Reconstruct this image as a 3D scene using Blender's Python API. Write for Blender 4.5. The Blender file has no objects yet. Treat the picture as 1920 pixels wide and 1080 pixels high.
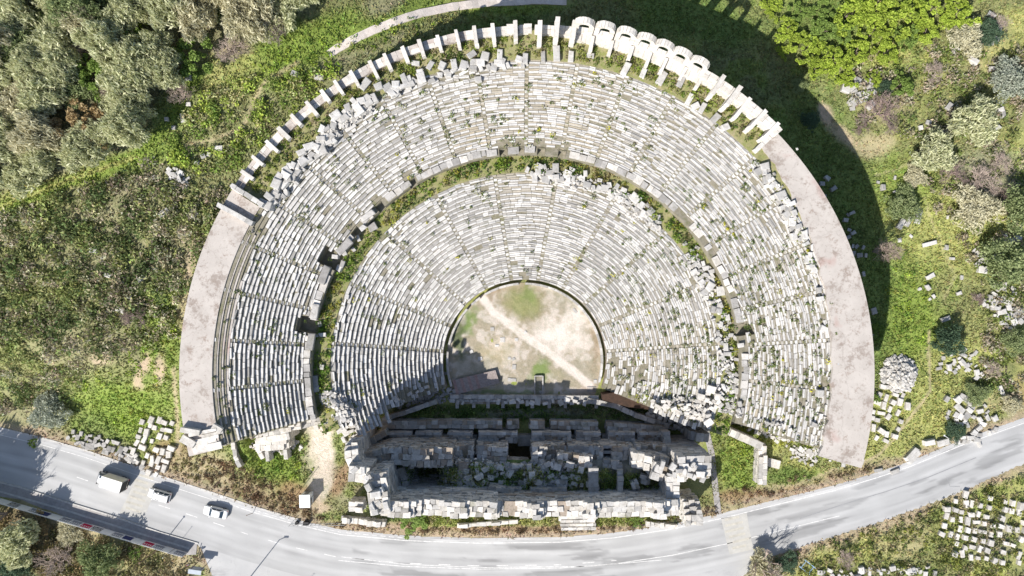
import bpy, math, random
import numpy as np
from mathutils import Vector, Matrix
from mathutils.geometry import tessellate_polygon

random.seed(7)
RNG = np.random.default_rng(11)
C = bpy.context.scene.collection
scn = bpy.context.scene
PI = math.pi
R = math.radians

# ------------------------------------------------------------------ camera, light, exposure
CAMH = 130.0
FPX = 1300.0                      # pixels (of a 1920 wide picture) per unit slope
cam_d = bpy.data.cameras.new('camera')
cam_d.sensor_width = 36.0
cam_d.lens = 36.0 * FPX / 1920.0
cam_d.clip_start = 1.0
cam_d.clip_end = 3000.0
cam = bpy.data.objects.new('camera', cam_d)
cam.location = (0, 0, CAMH)
cam.rotation_euler = (0, 0, 0)
C.objects.link(cam)
scn.camera = cam

SUN_EL, SHADOW_AZ = 42.0, 52.0    # shadows run towards SHADOW_AZ, counted from +X
ddir = Vector((math.cos(R(SHADOW_AZ)) * math.cos(R(SUN_EL)), math.sin(R(SHADOW_AZ)) * math.cos(R(SUN_EL)), -math.sin(R(SUN_EL))))
sun_d = bpy.data.lights.new('sun', 'SUN')
sun_d.energy = 4.8
sun_d.angle = R(0.5)
sun_d.color = (1.0, 0.955, 0.89)
sun = bpy.data.objects.new('sun', sun_d)
sun.rotation_euler = ddir.to_track_quat('-Z', 'Y').to_euler()
sun.location = (-60, -80, 90)
C.objects.link(sun)

world = bpy.data.worlds.new('World')
scn.world = world
world.use_nodes = True
wn = world.node_tree
wn.nodes.clear()
sky = wn.nodes.new('ShaderNodeTexSky')
sky.sky_type = 'NISHITA'
sky.sun_disc = False
sky.sun_elevation = R(SUN_EL)
sky.sun_rotation = math.atan2(-ddir.x, -ddir.y) % (2 * PI)
bg = wn.nodes.new('ShaderNodeBackground')
bg.inputs['Strength'].default_value = 0.10
wo = wn.nodes.new('ShaderNodeOutputWorld')
wn.links.new(sky.outputs[0], bg.inputs[0])
wn.links.new(bg.outputs[0], wo.inputs[0])

scn.view_settings.view_transform = 'Standard'
scn.view_settings.look = 'None'
scn.view_settings.gamma = 1.0
scn.view_settings.exposure = 0.6
scn.view_settings.use_curve_mapping = False

# ------------------------------------------------------------------ measuring helpers
def S(z):
    return FPX / (CAMH - z)

def P(px, py, z=0.0):
    """world point at height z seen at photo position px, py (1920 x 1080)"""
    s = S(z)
    return ((px - 960.0) / s, (540.0 - py) / s, z)

AX, AY = 2.35, -13.6               # axis of the theatre

def sstep(a, b, x):
    t = np.clip((x - a) / (b - a), 0, 1)
    return t * t * (3 - 2 * t)

def _hash(ix, iy, seed):
    n = (ix * 374761393 + iy * 668265263 + seed * 1442695041) & 0xffffffff
    n = ((n ^ (n >> 13)) * 1274126177) & 0xffffffff
    return ((n ^ (n >> 16)) & 0xffff) / 65535.0

def vnoise(x, y, seed=0):
    x = np.asarray(x, float); y = np.asarray(y, float)
    ix = np.floor(x).astype(np.int64); iy = np.floor(y).astype(np.int64)
    fx = x - ix; fy = y - iy
    fx = fx * fx * (3 - 2 * fx); fy = fy * fy * (3 - 2 * fy)
    a = _hash(ix, iy, seed); b = _hash(ix + 1, iy, seed)
    c = _hash(ix, iy + 1, seed); d = _hash(ix + 1, iy + 1, seed)
    return (a * (1 - fx) + b * fx) * (1 - fy) + (c * (1 - fx) + d * fx) * fy

def fbm(x, y, seed=0, octs=4):
    v = 0; amp = .5; tot = 0
    for o in range(octs):
        v = v + amp * vnoise(np.asarray(x) * 2 ** o + 17.3 * o, np.asarray(y) * 2 ** o - 9.1 * o, seed + o)
        tot += amp; amp *= .5
    return v / tot

# ------------------------------------------------------------------ road outline and terrain
ROAD_N = [(-900, 560), (-400, 700), (0, 803), (80, 822), (160, 845), (300, 893), (400, 925), (480, 952), (560, 975), (640, 993), (760, 1004),
          (900, 1009), (1050, 1007), (1150, 999), (1250, 984), (1350, 963), (1450, 938), (1560, 911), (1640, 887), (1700, 867),
          (1800, 826), (1920, 783), (2400, 590), (2900, 380)]
ROAD_S = [(2900, 480), (2400, 690), (1920, 868), (1800, 922), (1720, 952), (1650, 978), (1540, 1012), (1440, 1045), (1395, 1080), (1380, 1220),
          (1370, 1700), (430, 1700), (420, 1200), (402, 1090), (378, 1030), (370, 1020), (300, 1000), (210, 969), (115, 940), (40, 916), (0, 906),
          (-400, 800), (-900, 665)]
ROAD = [P(a, b)[:2] for a, b in ROAD_N + ROAD_S]

def in_poly(x, y, poly):
    x = np.asarray(x, float); y = np.asarray(y, float)
    ins = np.zeros(x.shape, bool)
    n = len(poly)
    for i in range(n):
        x1, y1 = poly[i]; x2, y2 = poly[(i + 1) % n]
        if y1 == y2: continue
        c = ((y1 > y) != (y2 > y)) & (x < (x2 - x1) * (y - y1) / (y2 - y1) + x1)
        ins ^= c
    return ins

def dist_poly(x, y, pts, closed=False):
    x = np.asarray(x, float); y = np.asarray(y, float)
    d = np.full(x.shape, 1e9)
    n = len(pts)
    for i in range(n if closed else n - 1):
        x1, y1 = pts[i]; x2, y2 = pts[(i + 1) % n]
        dx, dy = x2 - x1, y2 - y1
        t = np.clip(((x - x1) * dx + (y - y1) * dy) / (dx * dx + dy * dy + 1e-9), 0, 1)
        d = np.minimum(d, np.hypot(x - x1 - t * dx, y - y1 - t * dy))
    return d

TH_K = [-180, -150, -40, -25, -10, 0, 25, 45, 60, 80, 95, 108, 122, 150, 168, 178, 188, 200, 215, 260]
TH_V = [9.0, 1.0, 0.2, 0.4, 0.6, 0.8, 4.0, 6.4, 7.0, 8.2, 11.0, 15.0, 17.5, 17.5, 15.0, 11.0, 6.0, 2.0, 0.5, 0.2]

def terrain(x, y):
    x = np.asarray(x, float); y = np.asarray(y, float)
    dx, dy = x - AX, y - AY
    r = np.hypot(dx, dy)
    th = np.degrees(np.arctan2(dy, dx))
    th = np.where(th < -100, th + 360, th)
    h = np.interp(th, TH_K[1:], TH_V[1:])
    # the hill carries on rising gently away from the wall on the upper left
    h = h * (1 + 0.12 * sstep(56, 110, r))
    h = np.where(r < 54.4, h * sstep(53.2, 54.4, r), h)
    dr = dist_poly(x, y, ROAD, True)
    inside = in_poly(x, y, ROAD)
    h = h * sstep(0.0, 22.0, dr)
    south = (y < -30) & ~inside & (dr < 200)
    bump = (fbm(x / 7, y / 7, 3) - .5) * 1.3 * sstep(56, 60, r) + (fbm(x / 1.6, y / 1.6, 5) - .5) * .35
    h = h + bump * sstep(0.3, 9.0, dr) * np.where(r < 52, .25, 1.0)
    h = np.where(dr < 40, np.maximum(h, 0.035), h)
    h = np.where(inside, -0.08, h)
    return h

def T(x, y):
    return float(terrain(np.array([x]), np.array([y]))[0])

LR0, LD, LZ, LN, LH = 15.2, .695, 1.6, 26, .40      # lower rows
UR0, UD, UZ, UN, UH = 37.35, .62, 13.8, 20, .33     # upper rows
RIM = UZ + UN * UH                                  # 20.4
L_A0, L_A1 = -19.0, 198.5
U_A0, U_A1 = -14.5, 193.5

def polar(x, y):
    dx, dy = x - AX, y - AY
    t = math.degrees(math.atan2(dy, dx))
    if t < -100: t += 360
    return math.hypot(dx, dy), t

GSH = 0.0
def pt(r, th, z=0.0):
    r = r - GSH
    return Vector((AX + r * math.cos(R(th)), AY + r * math.sin(R(th)), z))

def surf(x, y):
    r, t = polar(x, y)
    if LR0 - .6 < r < 33.3 and L_A0 < t < L_A1:
        if r < LR0: return 1.5
        return LZ + LH * (int((r - LR0) / LD) + 1)
    if 33.3 <= r < 36.1 and L_A0 < t < L_A1: return 12.0
    if U_A0 < t < U_A1:
        if 36.1 <= r < UR0: return UZ
        if UR0 <= r < UR0 + UN * UD: return UZ + UH * (int((r - UR0) / UD) + 1)
        if UR0 + UN * UD <= r < 55.5: return RIM
    return T(x, y)

def PS(px, py, f=surf):
    z = 0.0
    for _ in range(6):
        x, y, _z = P(px, py, z)
        z = .3 * z + .7 * f(x, y)
    x, y, _z = P(px, py, z)
    return (x, y, f(x, y))

def PT(px, py):
    return PS(px, py, T)

# ------------------------------------------------------------------ object helpers
def tag(o, label=None, cat=None, group=None, kind=None):
    if label: o['label'] = label
    if cat: o['category'] = cat
    if group: o['group'] = group
    if kind: o['kind'] = kind
    return o

def empty(name, loc, label, cat, group=None, rz=0.0):
    o = bpy.data.objects.new(name, None)
    C.objects.link(o)
    o.empty_display_size = .3
    o.location = loc
    o.rotation_euler = (0, 0, rz)
    return tag(o, label, cat, group)

def mesh_obj(name, verts, faces, mats, midx=None, parent=None, smooth=False, loc=None):
    me = bpy.data.meshes.new(name)
    verts = np.asarray(verts, float)
    if loc is not None: verts = verts - np.array(loc)[None, :]
    me.from_pydata(verts.tolist(), [], faces if isinstance(faces, list) else faces.tolist())
    for m in (mats if isinstance(mats, (list, tuple)) else [mats]): me.materials.append(m)
    if midx is not None: me.polygons.foreach_set('material_index', np.asarray(midx, np.int32))
    if smooth: me.polygons.foreach_set('use_smooth', [True] * len(me.polygons))
    o = bpy.data.objects.new(name, me)
    C.objects.link(o)
    if loc is not None: o.location = loc
    if parent is not None: o.parent = parent
    return o

def fast_mesh(name, V, F, mats, midx=None, parent=None, col=None):
    """V (n,3), F (m,k) with equal k"""
    me = bpy.data.meshes.new(name)
    V = np.ascontiguousarray(V, np.float32); F = np.ascontiguousarray(F, np.int32)
    n, k = F.shape
    me.vertices.add(len(V)); me.vertices.foreach_set('co', V.ravel())
    me.loops.add(n * k); me.loops.foreach_set('vertex_index', F.ravel())
    me.polygons.add(n)
    me.polygons.foreach_set('loop_start', np.arange(0, n * k, k, dtype=np.int32))
    me.polygons.foreach_set('loop_total', np.full(n, k, np.int32))
    if midx is not None: me.polygons.foreach_set('material_index', np.asarray(midx, np.int32))
    me.update(calc_edges=True)
    for m in (mats if isinstance(mats, (list, tuple)) else [mats]): me.materials.append(m)
    if col is not None:
        a = me.color_attributes.new('cover', 'FLOAT_COLOR', 'POINT')
        cc = np.ones((len(V), 4), np.float32); cc[:, :3] = col
        a.data.foreach_set('color', cc.ravel())
    o = bpy.data.objects.new(name, me)
    C.objects.link(o)
    if parent is not None: o.parent = parent
    return o

class MB:
    def __init__(self): self.v = []; self.f = []; self.m = []
    def add(self, verts, faces, mat=0):
        b = len(self.v)
        self.v += [tuple(p) for p in verts]
        for i, f in enumerate(faces):
            self.f.append([b + q for q in f]); self.m.append(mat[i] if isinstance(mat, (list, tuple)) else mat)
        return self
    def box(self, c, s, rz=0.0, mat=0, jit=0.0, taper=1.0):
        pts = []
        for dz in (-.5, .5):
            k = taper if dz > 0 else 1.0
            for dx, dy in ((-.5, -.5), (.5, -.5), (.5, .5), (-.5, .5)):
                x, y = dx * s[0] * k, dy * s[1] * k
                X = x * math.cos(rz) - y * math.sin(rz); Y = x * math.sin(rz) + y * math.cos(rz)
                pts.append((c[0] + X + random.uniform(-jit, jit), c[1] + Y + random.uniform(-jit, jit), c[2] + dz * s[2] + random.uniform(-jit, jit)))
        return self.add(pts, BOXF, mat)
    def prism(self, poly, z0, z1, mat=0):
        n = len(poly)
        v = [(a, b, z0) for a, b in poly] + [(a, b, z1) for a, b in poly]
        f = [[i, (i + 1) % n, n + (i + 1) % n, n + i] for i in range(n)] + [list(range(n, 2 * n)), list(range(n - 1, -1, -1))]
        return self.add(v, f, mat)
    def tube(self, p0, p1, r0, r1=None, n=6, mat=0, cap=True):
        r1 = r0 if r1 is None else r1
        p0 = Vector(p0); p1 = Vector(p1)
        d = p1 - p0
        if d.length < 1e-6: return self
        q = d.to_track_quat('Z', 'Y')
        v = []
        for p, r in ((p0, r0), (p1, r1)):
            for i in range(n):
                a = 2 * PI * i / n
                v.append(p + q @ Vector((r * math.cos(a), r * math.sin(a), 0)))
        f = [[i, (i + 1) % n, n + (i + 1) % n, n + i] for i in range(n)]
        if cap: f += [list(range(n, 2 * n)), list(range(n - 1, -1, -1))]
        return self.add(v, f, mat)
    def build(self, name, mats, parent=None, smooth=False, loc=None):
        return mesh_obj(name, self.v, self.f, mats, self.m, parent, smooth, loc)

BOXF = [[0, 3, 2, 1], [4, 5, 6, 7], [0, 1, 5, 4], [1, 2, 6, 5], [2, 3, 7, 6], [3, 0, 4, 7]]

# ------------------------------------------------------------------ materials
def new_mat(name):
    m = bpy.data.materials.new(name); m.use_nodes = True
    nt = m.node_tree; nt.nodes.clear()
    out = nt.nodes.new('ShaderNodeOutputMaterial')
    b = nt.nodes.new('ShaderNodeBsdfPrincipled')
    nt.links.new(b.outputs[0], out.inputs[0])
    b.inputs['Specular IOR Level'].default_value = .25
    return m, nt, b, out

def nd(nt, t, **kw):
    n = nt.nodes.new(t)
    for k, v in kw.items(): setattr(n, k, v)
    return n

def mixc(nt, f, a, b, mode='MIX'):
    n = nt.nodes.new('ShaderNodeMix'); n.data_type = 'RGBA'; n.blend_type = mode
    for sock, v in ((n.inputs[0], f), (n.inputs[6], a), (n.inputs[7], b)):
        if isinstance(v, bpy.types.NodeSocket): nt.links.new(v, sock)
        elif isinstance(v, (int, float)): sock.default_value = v
        else: sock.default_value = (v[0], v[1], v[2], 1)
    return n.outputs[2]

def noise(nt, pos, scale, detail=4, rough=.6, lo=None, hi=None, vec_scale=None):
    if vec_scale:
        mp = nd(nt, 'ShaderNodeMapping'); mp.inputs['Scale'].default_value = vec_scale
        if len(vec_scale) > 3: pass
        nt.links.new(pos, mp.inputs[0]); pos = mp.outputs[0]
    n = nd(nt, 'ShaderNodeTexNoise'); n.inputs['Scale'].default_value = scale
    n.inputs['Detail'].default_value = detail; n.inputs['Roughness'].default_value = rough
    nt.links.new(pos, n.inputs['Vector'])
    o = n.outputs[0]
    if lo is not None:
        r = nd(nt, 'ShaderNodeMapRange'); r.inputs[1].default_value = lo; r.inputs[2].default_value = hi
        nt.links.new(o, r.inputs[0]); o = r.outputs[0]
    return o

def mathn(nt, op, a, b=None):
    n = nd(nt, 'ShaderNodeMath'); n.operation = op
    for s, v in ((n.inputs[0], a), (n.inputs[1], b)):
        if v is None: continue
        if isinstance(v, bpy.types.NodeSocket): nt.links.new(v, s)
        else: s.default_value = v
    return n.outputs[0]

def stone_mat(name, c1, c2, stain=(.12, .11, .08), stain_amt=.5, var=.35, rough=.9, big=.06, warm=None, moss=0.0, bump=.5):
    m, nt, b, out = new_mat(name)
    geo = nd(nt, 'ShaderNodeNewGeometry'); pos = geo.outputs['Position']
    oi = nd(nt, 'ShaderNodeObjectInfo')
    base = mixc(nt, noise(nt, pos, 1.1, 5, .65, .32, .68), c1, c2)
    if warm: base = mixc(nt, noise(nt, pos, big, 3, .5, .52, .7), base, warm)
    isl = mathn(nt, 'FRACT', mathn(nt, 'ADD', geo.outputs['Random Per Island'], oi.outputs['Random']))
    k = nd(nt, 'ShaderNodeMapRange'); k.inputs[3].default_value = 1 - var; k.inputs[4].default_value = 1.0
    nt.links.new(isl, k.inputs[0])
    cmb = nd(nt, 'ShaderNodeCombineColor')
    for i in range(3): nt.links.new(k.outputs[0], cmb.inputs[i])
    base = mixc(nt, 1.0, base, cmb.outputs[0], 'MULTIPLY')
    base = mixc(nt, mathn(nt, 'MULTIPLY', noise(nt, pos, 3.3, 6, .75, .5, .72), stain_amt), base, stain)
    if moss > 0:
        base = mixc(nt, mathn(nt, 'MULTIPLY', noise(nt, pos, .55, 6, .7, .54, .66), moss), base, (.13, .15, .04))
    nt.links.new(base, b.inputs['Base Color'])
    b.inputs['Roughness'].default_value = rough
    bp = nd(nt, 'ShaderNodeBump'); bp.inputs['Strength'].default_value = bump; bp.inputs['Distance'].default_value = .12
    nt.links.new(noise(nt, pos, 5, 6, .7), bp.inputs['Height'])
    nt.links.new(bp.outputs[0], b.inputs['Normal'])
    return m

def leaf_mat(name, c1, c2, trans=.38, var=.3):
    m, nt, b, out = new_mat(name)
    geo = nd(nt, 'ShaderNodeNewGeometry'); pos = geo.outputs['Position']
    base = mixc(nt, geo.outputs['Random Per Island'], c1, c2)
    base = mixc(nt, mathn(nt, 'MULTIPLY', noise(nt, pos, .5, 3, .6, .35, .7), var), base, tuple(q * .45 for q in c1))
    nt.links.new(base, b.inputs['Base Color'])
    b.inputs['Roughness'].default_value = .65
    tr = nd(nt, 'ShaderNodeBsdfTranslucent'); nt.links.new(base, tr.inputs[0])
    mx = nd(nt, 'ShaderNodeMixShader'); mx.inputs[0].default_value = trans
    nt.links.new(b.outputs[0], mx.inputs[1]); nt.links.new(tr.outputs[0], mx.inputs[2])
    nt.links.new(mx.outputs[0], out.inputs[0])
    return m

def plain_mat(name, c, rough=.5, metal=0.0, var=.12, scale=3.0, coat=0.0):
    m, nt, b, out = new_mat(name)
    geo = nd(nt, 'ShaderNodeNewGeometry'); pos = geo.outputs['Position']
    base = mixc(nt, mathn(nt, 'MULTIPLY', noise(nt, pos, scale, 5, .7, .35, .7), 1.0), c, tuple(q * (1 - var) for q in c))
    nt.links.new(base, b.inputs['Base Color'])
    b.inputs['Roughness'].default_value = rough; b.inputs['Metallic'].default_value = metal
    b.inputs['Coat Weight'].default_value = coat
    return m

M = {}
M['seat_lip'] = stone_mat('worn_seat_marble', (.72, .705, .68), (.56, .545, .52), (.26, .245, .22), .55, .25, moss=.03)
M['seat_top'] = stone_mat('lichened_seat_stone', (.42, .405, .385), (.325, .315, .295), (.18, .175, .155), .5, .22, warm=(.47, .41, .31), big=.035, moss=.10)
M['seat_side'] = stone_mat('seat_riser_stone', (.52, .49, .45), (.38, .355, .33), (.15, .14, .12), .6, .3)
M['white_block'] = stone_mat('pale_marble', (.66, .64, .61), (.47, .45, .42), (.25, .23, .18), .65, .42)
M['grey_block'] = stone_mat('grey_limestone', (.54, .52, .49), (.38, .36, .34), (.14, .13, .11), .6, .4, moss=.2)
M['wall_stone'] = stone_mat('ruined_wall_stone', (.60, .57, .52), (.42, .39, .35), (.17, .15, .12), .6, .4, moss=.3)
M['wall_pale'] = stone_mat('sunbleached_wall_stone', (.74, .71, .66), (.55, .51, .46), (.26, .23, .18), .5, .3, moss=.1)
M['mortar'] = stone_mat('brown_rubble_core', (.42, .35, .285), (.30, .25, .20), (.10, .085, .06), .6, .2, moss=.35)
M['core'] = stone_mat('earth_between_seats', (.30, .27, .22), (.19, .175, .12), (.08, .09, .045), .6, .1, moss=.4)
M['gallery_earth'] = stone_mat('grassy_gallery_earth', (.19, .22, .06), (.36, .30, .19), (.10, .14, .03), .8, .1, moss=.7)
M['retain'] = stone_mat('outer_wall_masonry', (.45, .41, .36), (.33, .30, .26), (.15, .13, .1), .5, .3)
M['arcade'] = stone_mat('bleached_arcade_stone', (.72, .685, .63), (.58, .54, .485), (.34, .29, .24), .5, .2)
M['brick'] = stone_mat('reddish_brick_core', (.42, .28, .22), (.32, .22, .17), (.15, .11, .09), .4, .3)

def concrete_mat():
    m, nt, b, out = new_mat('pinkish_weathered_concrete')
    geo = nd(nt, 'ShaderNodeNewGeometry'); pos = geo.outputs['Position']
    base = mixc(nt, noise(nt, pos, .35, 5, .65, .35, .68), (.41, .375, .34), (.49, .45, .41))
    base = mixc(nt, noise(nt, pos, 9, 5, .8, .45, .9), base, (.42, .36, .32))
    base = mixc(nt, mathn(nt, 'MULTIPLY', noise(nt, pos, .55, 8, .78, .56, .64), .75), base, (.25, .19, .155))
    base = mixc(nt, mathn(nt, 'MULTIPLY', noise(nt, pos, .16, 3, .5, .62, .70), .5), base, (.34, .19, .16))
    base = mixc(nt, mathn(nt, 'MULTIPLY', noise(nt, pos, .33, 9, .8, .535, .60), .7), base, (.24, .195, .165))
    base = mixc(nt, mathn(nt, 'MULTIPLY', noise(nt, pos, 1.7, 8, .8, .58, .64), .7), base, (.20, .17, .14))
    v = nd(nt, 'ShaderNodeTexVoronoi'); v.feature = 'DISTANCE_TO_EDGE'; v.inputs['Scale'].default_value = .13
    dn = nd(nt, 'ShaderNodeTexNoise'); dn.inputs['Scale'].default_value = 1.3
    nt.links.new(pos, dn.inputs['Vector'])
    va = nd(nt, 'ShaderNodeVectorMath'); va.operation = 'ADD'
    nt.links.new(pos, va.inputs[0]); nt.links.new(dn.outputs[1], va.inputs[1]); nt.links.new(va.outputs[0], v.inputs['Vector'])
    r = nd(nt, 'ShaderNodeMapRange'); r.inputs[1].default_value = .0; r.inputs[2].default_value = .012; r.inputs[3].default_value = .22; r.inputs[4].default_value = 0
    nt.links.new(v.outputs['Distance'], r.inputs[0])
    base = mixc(nt, r.outputs[0], base, (.16, .13, .11))
    nt.links.new(base, b.inputs['Base Color']); b.inputs['Roughness'].default_value = .9
    return m
M['concrete'] = concrete_mat()

def ground_mat(name, amount=1.0):
    m, nt, b, out = new_mat(name)
    geo = nd(nt, 'ShaderNodeNewGeometry'); pos = geo.outputs['Position']
    at = nd(nt, 'ShaderNodeAttribute'); at.attribute_name = 'cover'
    c = at.outputs['Color']
    dark = mixc(nt, 1.0, c, (.55, .62, .5), 'MULTIPLY')
    light = mixc(nt, 1.0, c, (1.35, 1.22, 1.25), 'MULTIPLY')
    base = mixc(nt, mathn(nt, 'MULTIPLY', noise(nt, pos, .5, 7, .75, .47, .62), .8 * amount), c, dark)
    base = mixc(nt, mathn(nt, 'MULTIPLY', noise(nt, pos, 1.4, 6, .8, .5, .66), .8 * amount), base, light)
    base = mixc(nt, mathn(nt, 'MULTIPLY', noise(nt, pos, 5, 5, .8, .5, .64), .6 * amount), base, dark)
    nt.links.new(base, b.inputs['Base Color']); b.inputs['Roughness'].default_value = .95
    bp = nd(nt, 'ShaderNodeBump'); bp.inputs['Strength'].default_value = .8 * amount; bp.inputs['Distance'].default_value = .35
    nt.links.new(noise(nt, pos, 1.8, 7, .75), bp.inputs['Height']); nt.links.new(bp.outputs[0], b.inputs['Normal'])
    return m
M['ground'] = ground_mat('meadow_and_scrub_ground')
M['orch'] = ground_mat('trodden_orchestra_earth', .55)

def attr_leaf_mat():
    m, nt, b, out = new_mat('grass_blades')
    at = nd(nt, 'ShaderNodeAttribute'); at.attribute_name = 'cover'
    nt.links.new(at.outputs['Color'], b.inputs['Base Color']); b.inputs['Roughness'].default_value = .7
    tr = nd(nt, 'ShaderNodeBsdfTranslucent'); nt.links.new(at.outputs['Color'], tr.inputs[0])
    mx = nd(nt, 'ShaderNodeMixShader'); mx.inputs[0].default_value = .3
    nt.links.new(b.outputs[0], mx.inputs[1]); nt.links.new(tr.outputs[0], mx.inputs[2]); nt.links.new(mx.outputs[0], out.inputs[0])
    return m
M['grass'] = attr_leaf_mat()

def road_mat():
    m, nt, b, out = new_mat('dusty_grey_asphalt')
    geo = nd(nt, 'ShaderNodeNewGeometry'); pos = geo.outputs['Position']
    base = mixc(nt, noise(nt, pos, .09, 5, .6, .35, .65), (.37, .37, .37), (.47, .465, .455))
    base = mixc(nt, mathn(nt, 'MULTIPLY', noise(nt, pos, .22, 6, .7, .52, .62, (.35, 1.0, 1)), .55), base, (.31, .305, .31))
    base = mixc(nt, mathn(nt, 'MULTIPLY', noise(nt, pos, .5, 8, .8, .60, .68), .6), base, (.24, .235, .235))
    base = mixc(nt, mathn(nt, 'MULTIPLY', noise(nt, pos, 14, 4, .8, .4, .8), .35), base, (.33, .32, .31))
    # worn darker streaks where old surfacing shows
    base = mixc(nt, mathn(nt, 'MULTIPLY', noise(nt, pos, .11, 9, .72, .57, .62, (.45, 1.6, 1)), .55), base, (.27, .265, .265))
    base = mixc(nt, mathn(nt, 'MULTIPLY', noise(nt, pos, 1.1, 9, .8, .64, .67), .7), base, (.22, .215, .21))
    vv = nd(nt, 'ShaderNodeTexVoronoi'); vv.feature = 'DISTANCE_TO_EDGE'; vv.inputs['Scale'].default_value = .09
    dn = nd(nt, 'ShaderNodeTexNoise'); dn.inputs['Scale'].default_value = .8; dn.inputs['Detail'].default_value = 6
    nt.links.new(pos, dn.inputs['Vector'])
    va = nd(nt, 'ShaderNodeVectorMath'); va.operation = 'MULTIPLY_ADD'; va.inputs[1].default_value = (2.5, 2.5, 2.5)
    nt.links.new(dn.outputs[1], va.inputs[0]); nt.links.new(pos, va.inputs[2]); nt.links.new(va.outputs[0], vv.inputs['Vector'])
    rr = nd(nt, 'ShaderNodeMapRange'); rr.inputs[1].default_value = 0; rr.inputs[2].default_value = .006; rr.inputs[3].default_value = .2; rr.inputs[4].default_value = 0
    nt.links.new(vv.outputs['Distance'], rr.inputs[0])
    base = mixc(nt, rr.outputs[0], base, (.17, .165, .16))
    nt.links.new(base, b.inputs['Base Color']); b.inputs['Roughness'].default_value = .85
    return m
M['road'] = road_mat()
M['pave'] = plain_mat('grey_paving', (.36, .34, .33), .85, var=.3, scale=1.2)
M['kerb'] = plain_mat('pale_kerb_concrete', (.55, .53, .50), .85, var=.35, scale=2)
M['line_white'] = plain_mat('worn_white_paint', (.74, .73, .71), .8, var=.45, scale=1.5)
M['line_cream'] = plain_mat('worn_cream_paint', (.50, .475, .415), .8, var=.35, scale=.8)
M['patch'] = plain_mat('darker_asphalt_patch', (.30, .30, .305), .85, var=.3, scale=1.0)
M['gravel'] = stone_mat('pale_gravel_path', (.72, .65, .59), (.58, .51, .46), (.34, .27, .22), .45, .1, moss=.08)
M['bark'] = plain_mat('grey_brown_bark', (.26, .21, .17), .9, var=.4)
M['twig'] = plain_mat('pale_bare_twigs', (.44, .355, .30), .9, var=.3, scale=1)
M['twig_dark'] = plain_mat('purplish_bare_twigs', (.30, .225, .20), .9, var=.3, scale=1)
M['wood'] = plain_mat('weathered_brown_planks', (.34, .29, .27), .8, var=.4, scale=2.5)
M['wood_red'] = plain_mat('reddish_brown_planks', (.38, .26, .235), .8, var=.4, scale=2.5)
M['car_white'] = plain_mat('white_car_paint', (.82, .82, .81), .25, var=.04, coat=.6)
M['cream_paint'] = plain_mat('cream_box_panel', (.80, .74, .64), .45, var=.07, scale=1)
M['glass'] = plain_mat('dark_car_glass', (.045, .07, .10), .08, var=.2)
M['rubber'] = plain_mat('black_rubber', (.02, .02, .022), .8, var=.2)
M['black'] = plain_mat('black_trim', (.03, .03, .032), .6, var=.2)
M['alu'] = plain_mat('grey_metal', (.42, .43, .45), .45, .6, var=.15)
M['red'] = plain_mat('red_lamp', (.5, .03, .03), .3, var=.1)
M['lamp'] = plain_mat('clear_lamp', (.75, .76, .78), .15, var=.1)
M['steel'] = plain_mat('galvanised_steel', (.30, .31, .32), .5, .4, var=.25)
M['rust'] = plain_mat('rusty_brown_post', (.20, .13, .09), .8, var=.4)
M['banner_white'] = plain_mat('off_white_banner', (.80, .80, .82), .6, var=.12, scale=1)
M['banner_grey'] = plain_mat('grey_banner_print', (.30, .31, .36), .6, var=.3, scale=1.5)
M['banner_black'] = plain_mat('black_banner_print', (.02, .02, .03), .6, var=.2)
M['banner_red'] = plain_mat('crimson_banner_print', (.50, .02, .07), .6, var=.15)
M['banner_blue'] = plain_mat('deep_blue_banner_print', (.05, .06, .16), .6, var=.2)
M['hut'] = plain_mat('white_cabin_panel', (.74, .78, .82), .4, var=.08, scale=1)
M['hut_dark'] = plain_mat('grey_cabin_frame', (.22, .22, .23), .5, var=.1)
M['board'] = plain_mat('grey_blue_board', (.36, .40, .45), .5, var=.15)

# ------------------------------------------------------------------ land cover colours
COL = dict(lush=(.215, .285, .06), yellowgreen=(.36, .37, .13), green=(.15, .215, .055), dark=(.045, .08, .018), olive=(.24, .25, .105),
           scrub=(.28, .265, .155), dry=(.42, .355, .22), soil=(.46, .36, .26), red=(.31, .20, .12), white=(.66, .57, .49), grey=(.30, .28, .22),
           pink=(.64, .57, .515), brown=(.22, .155, .09))

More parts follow.
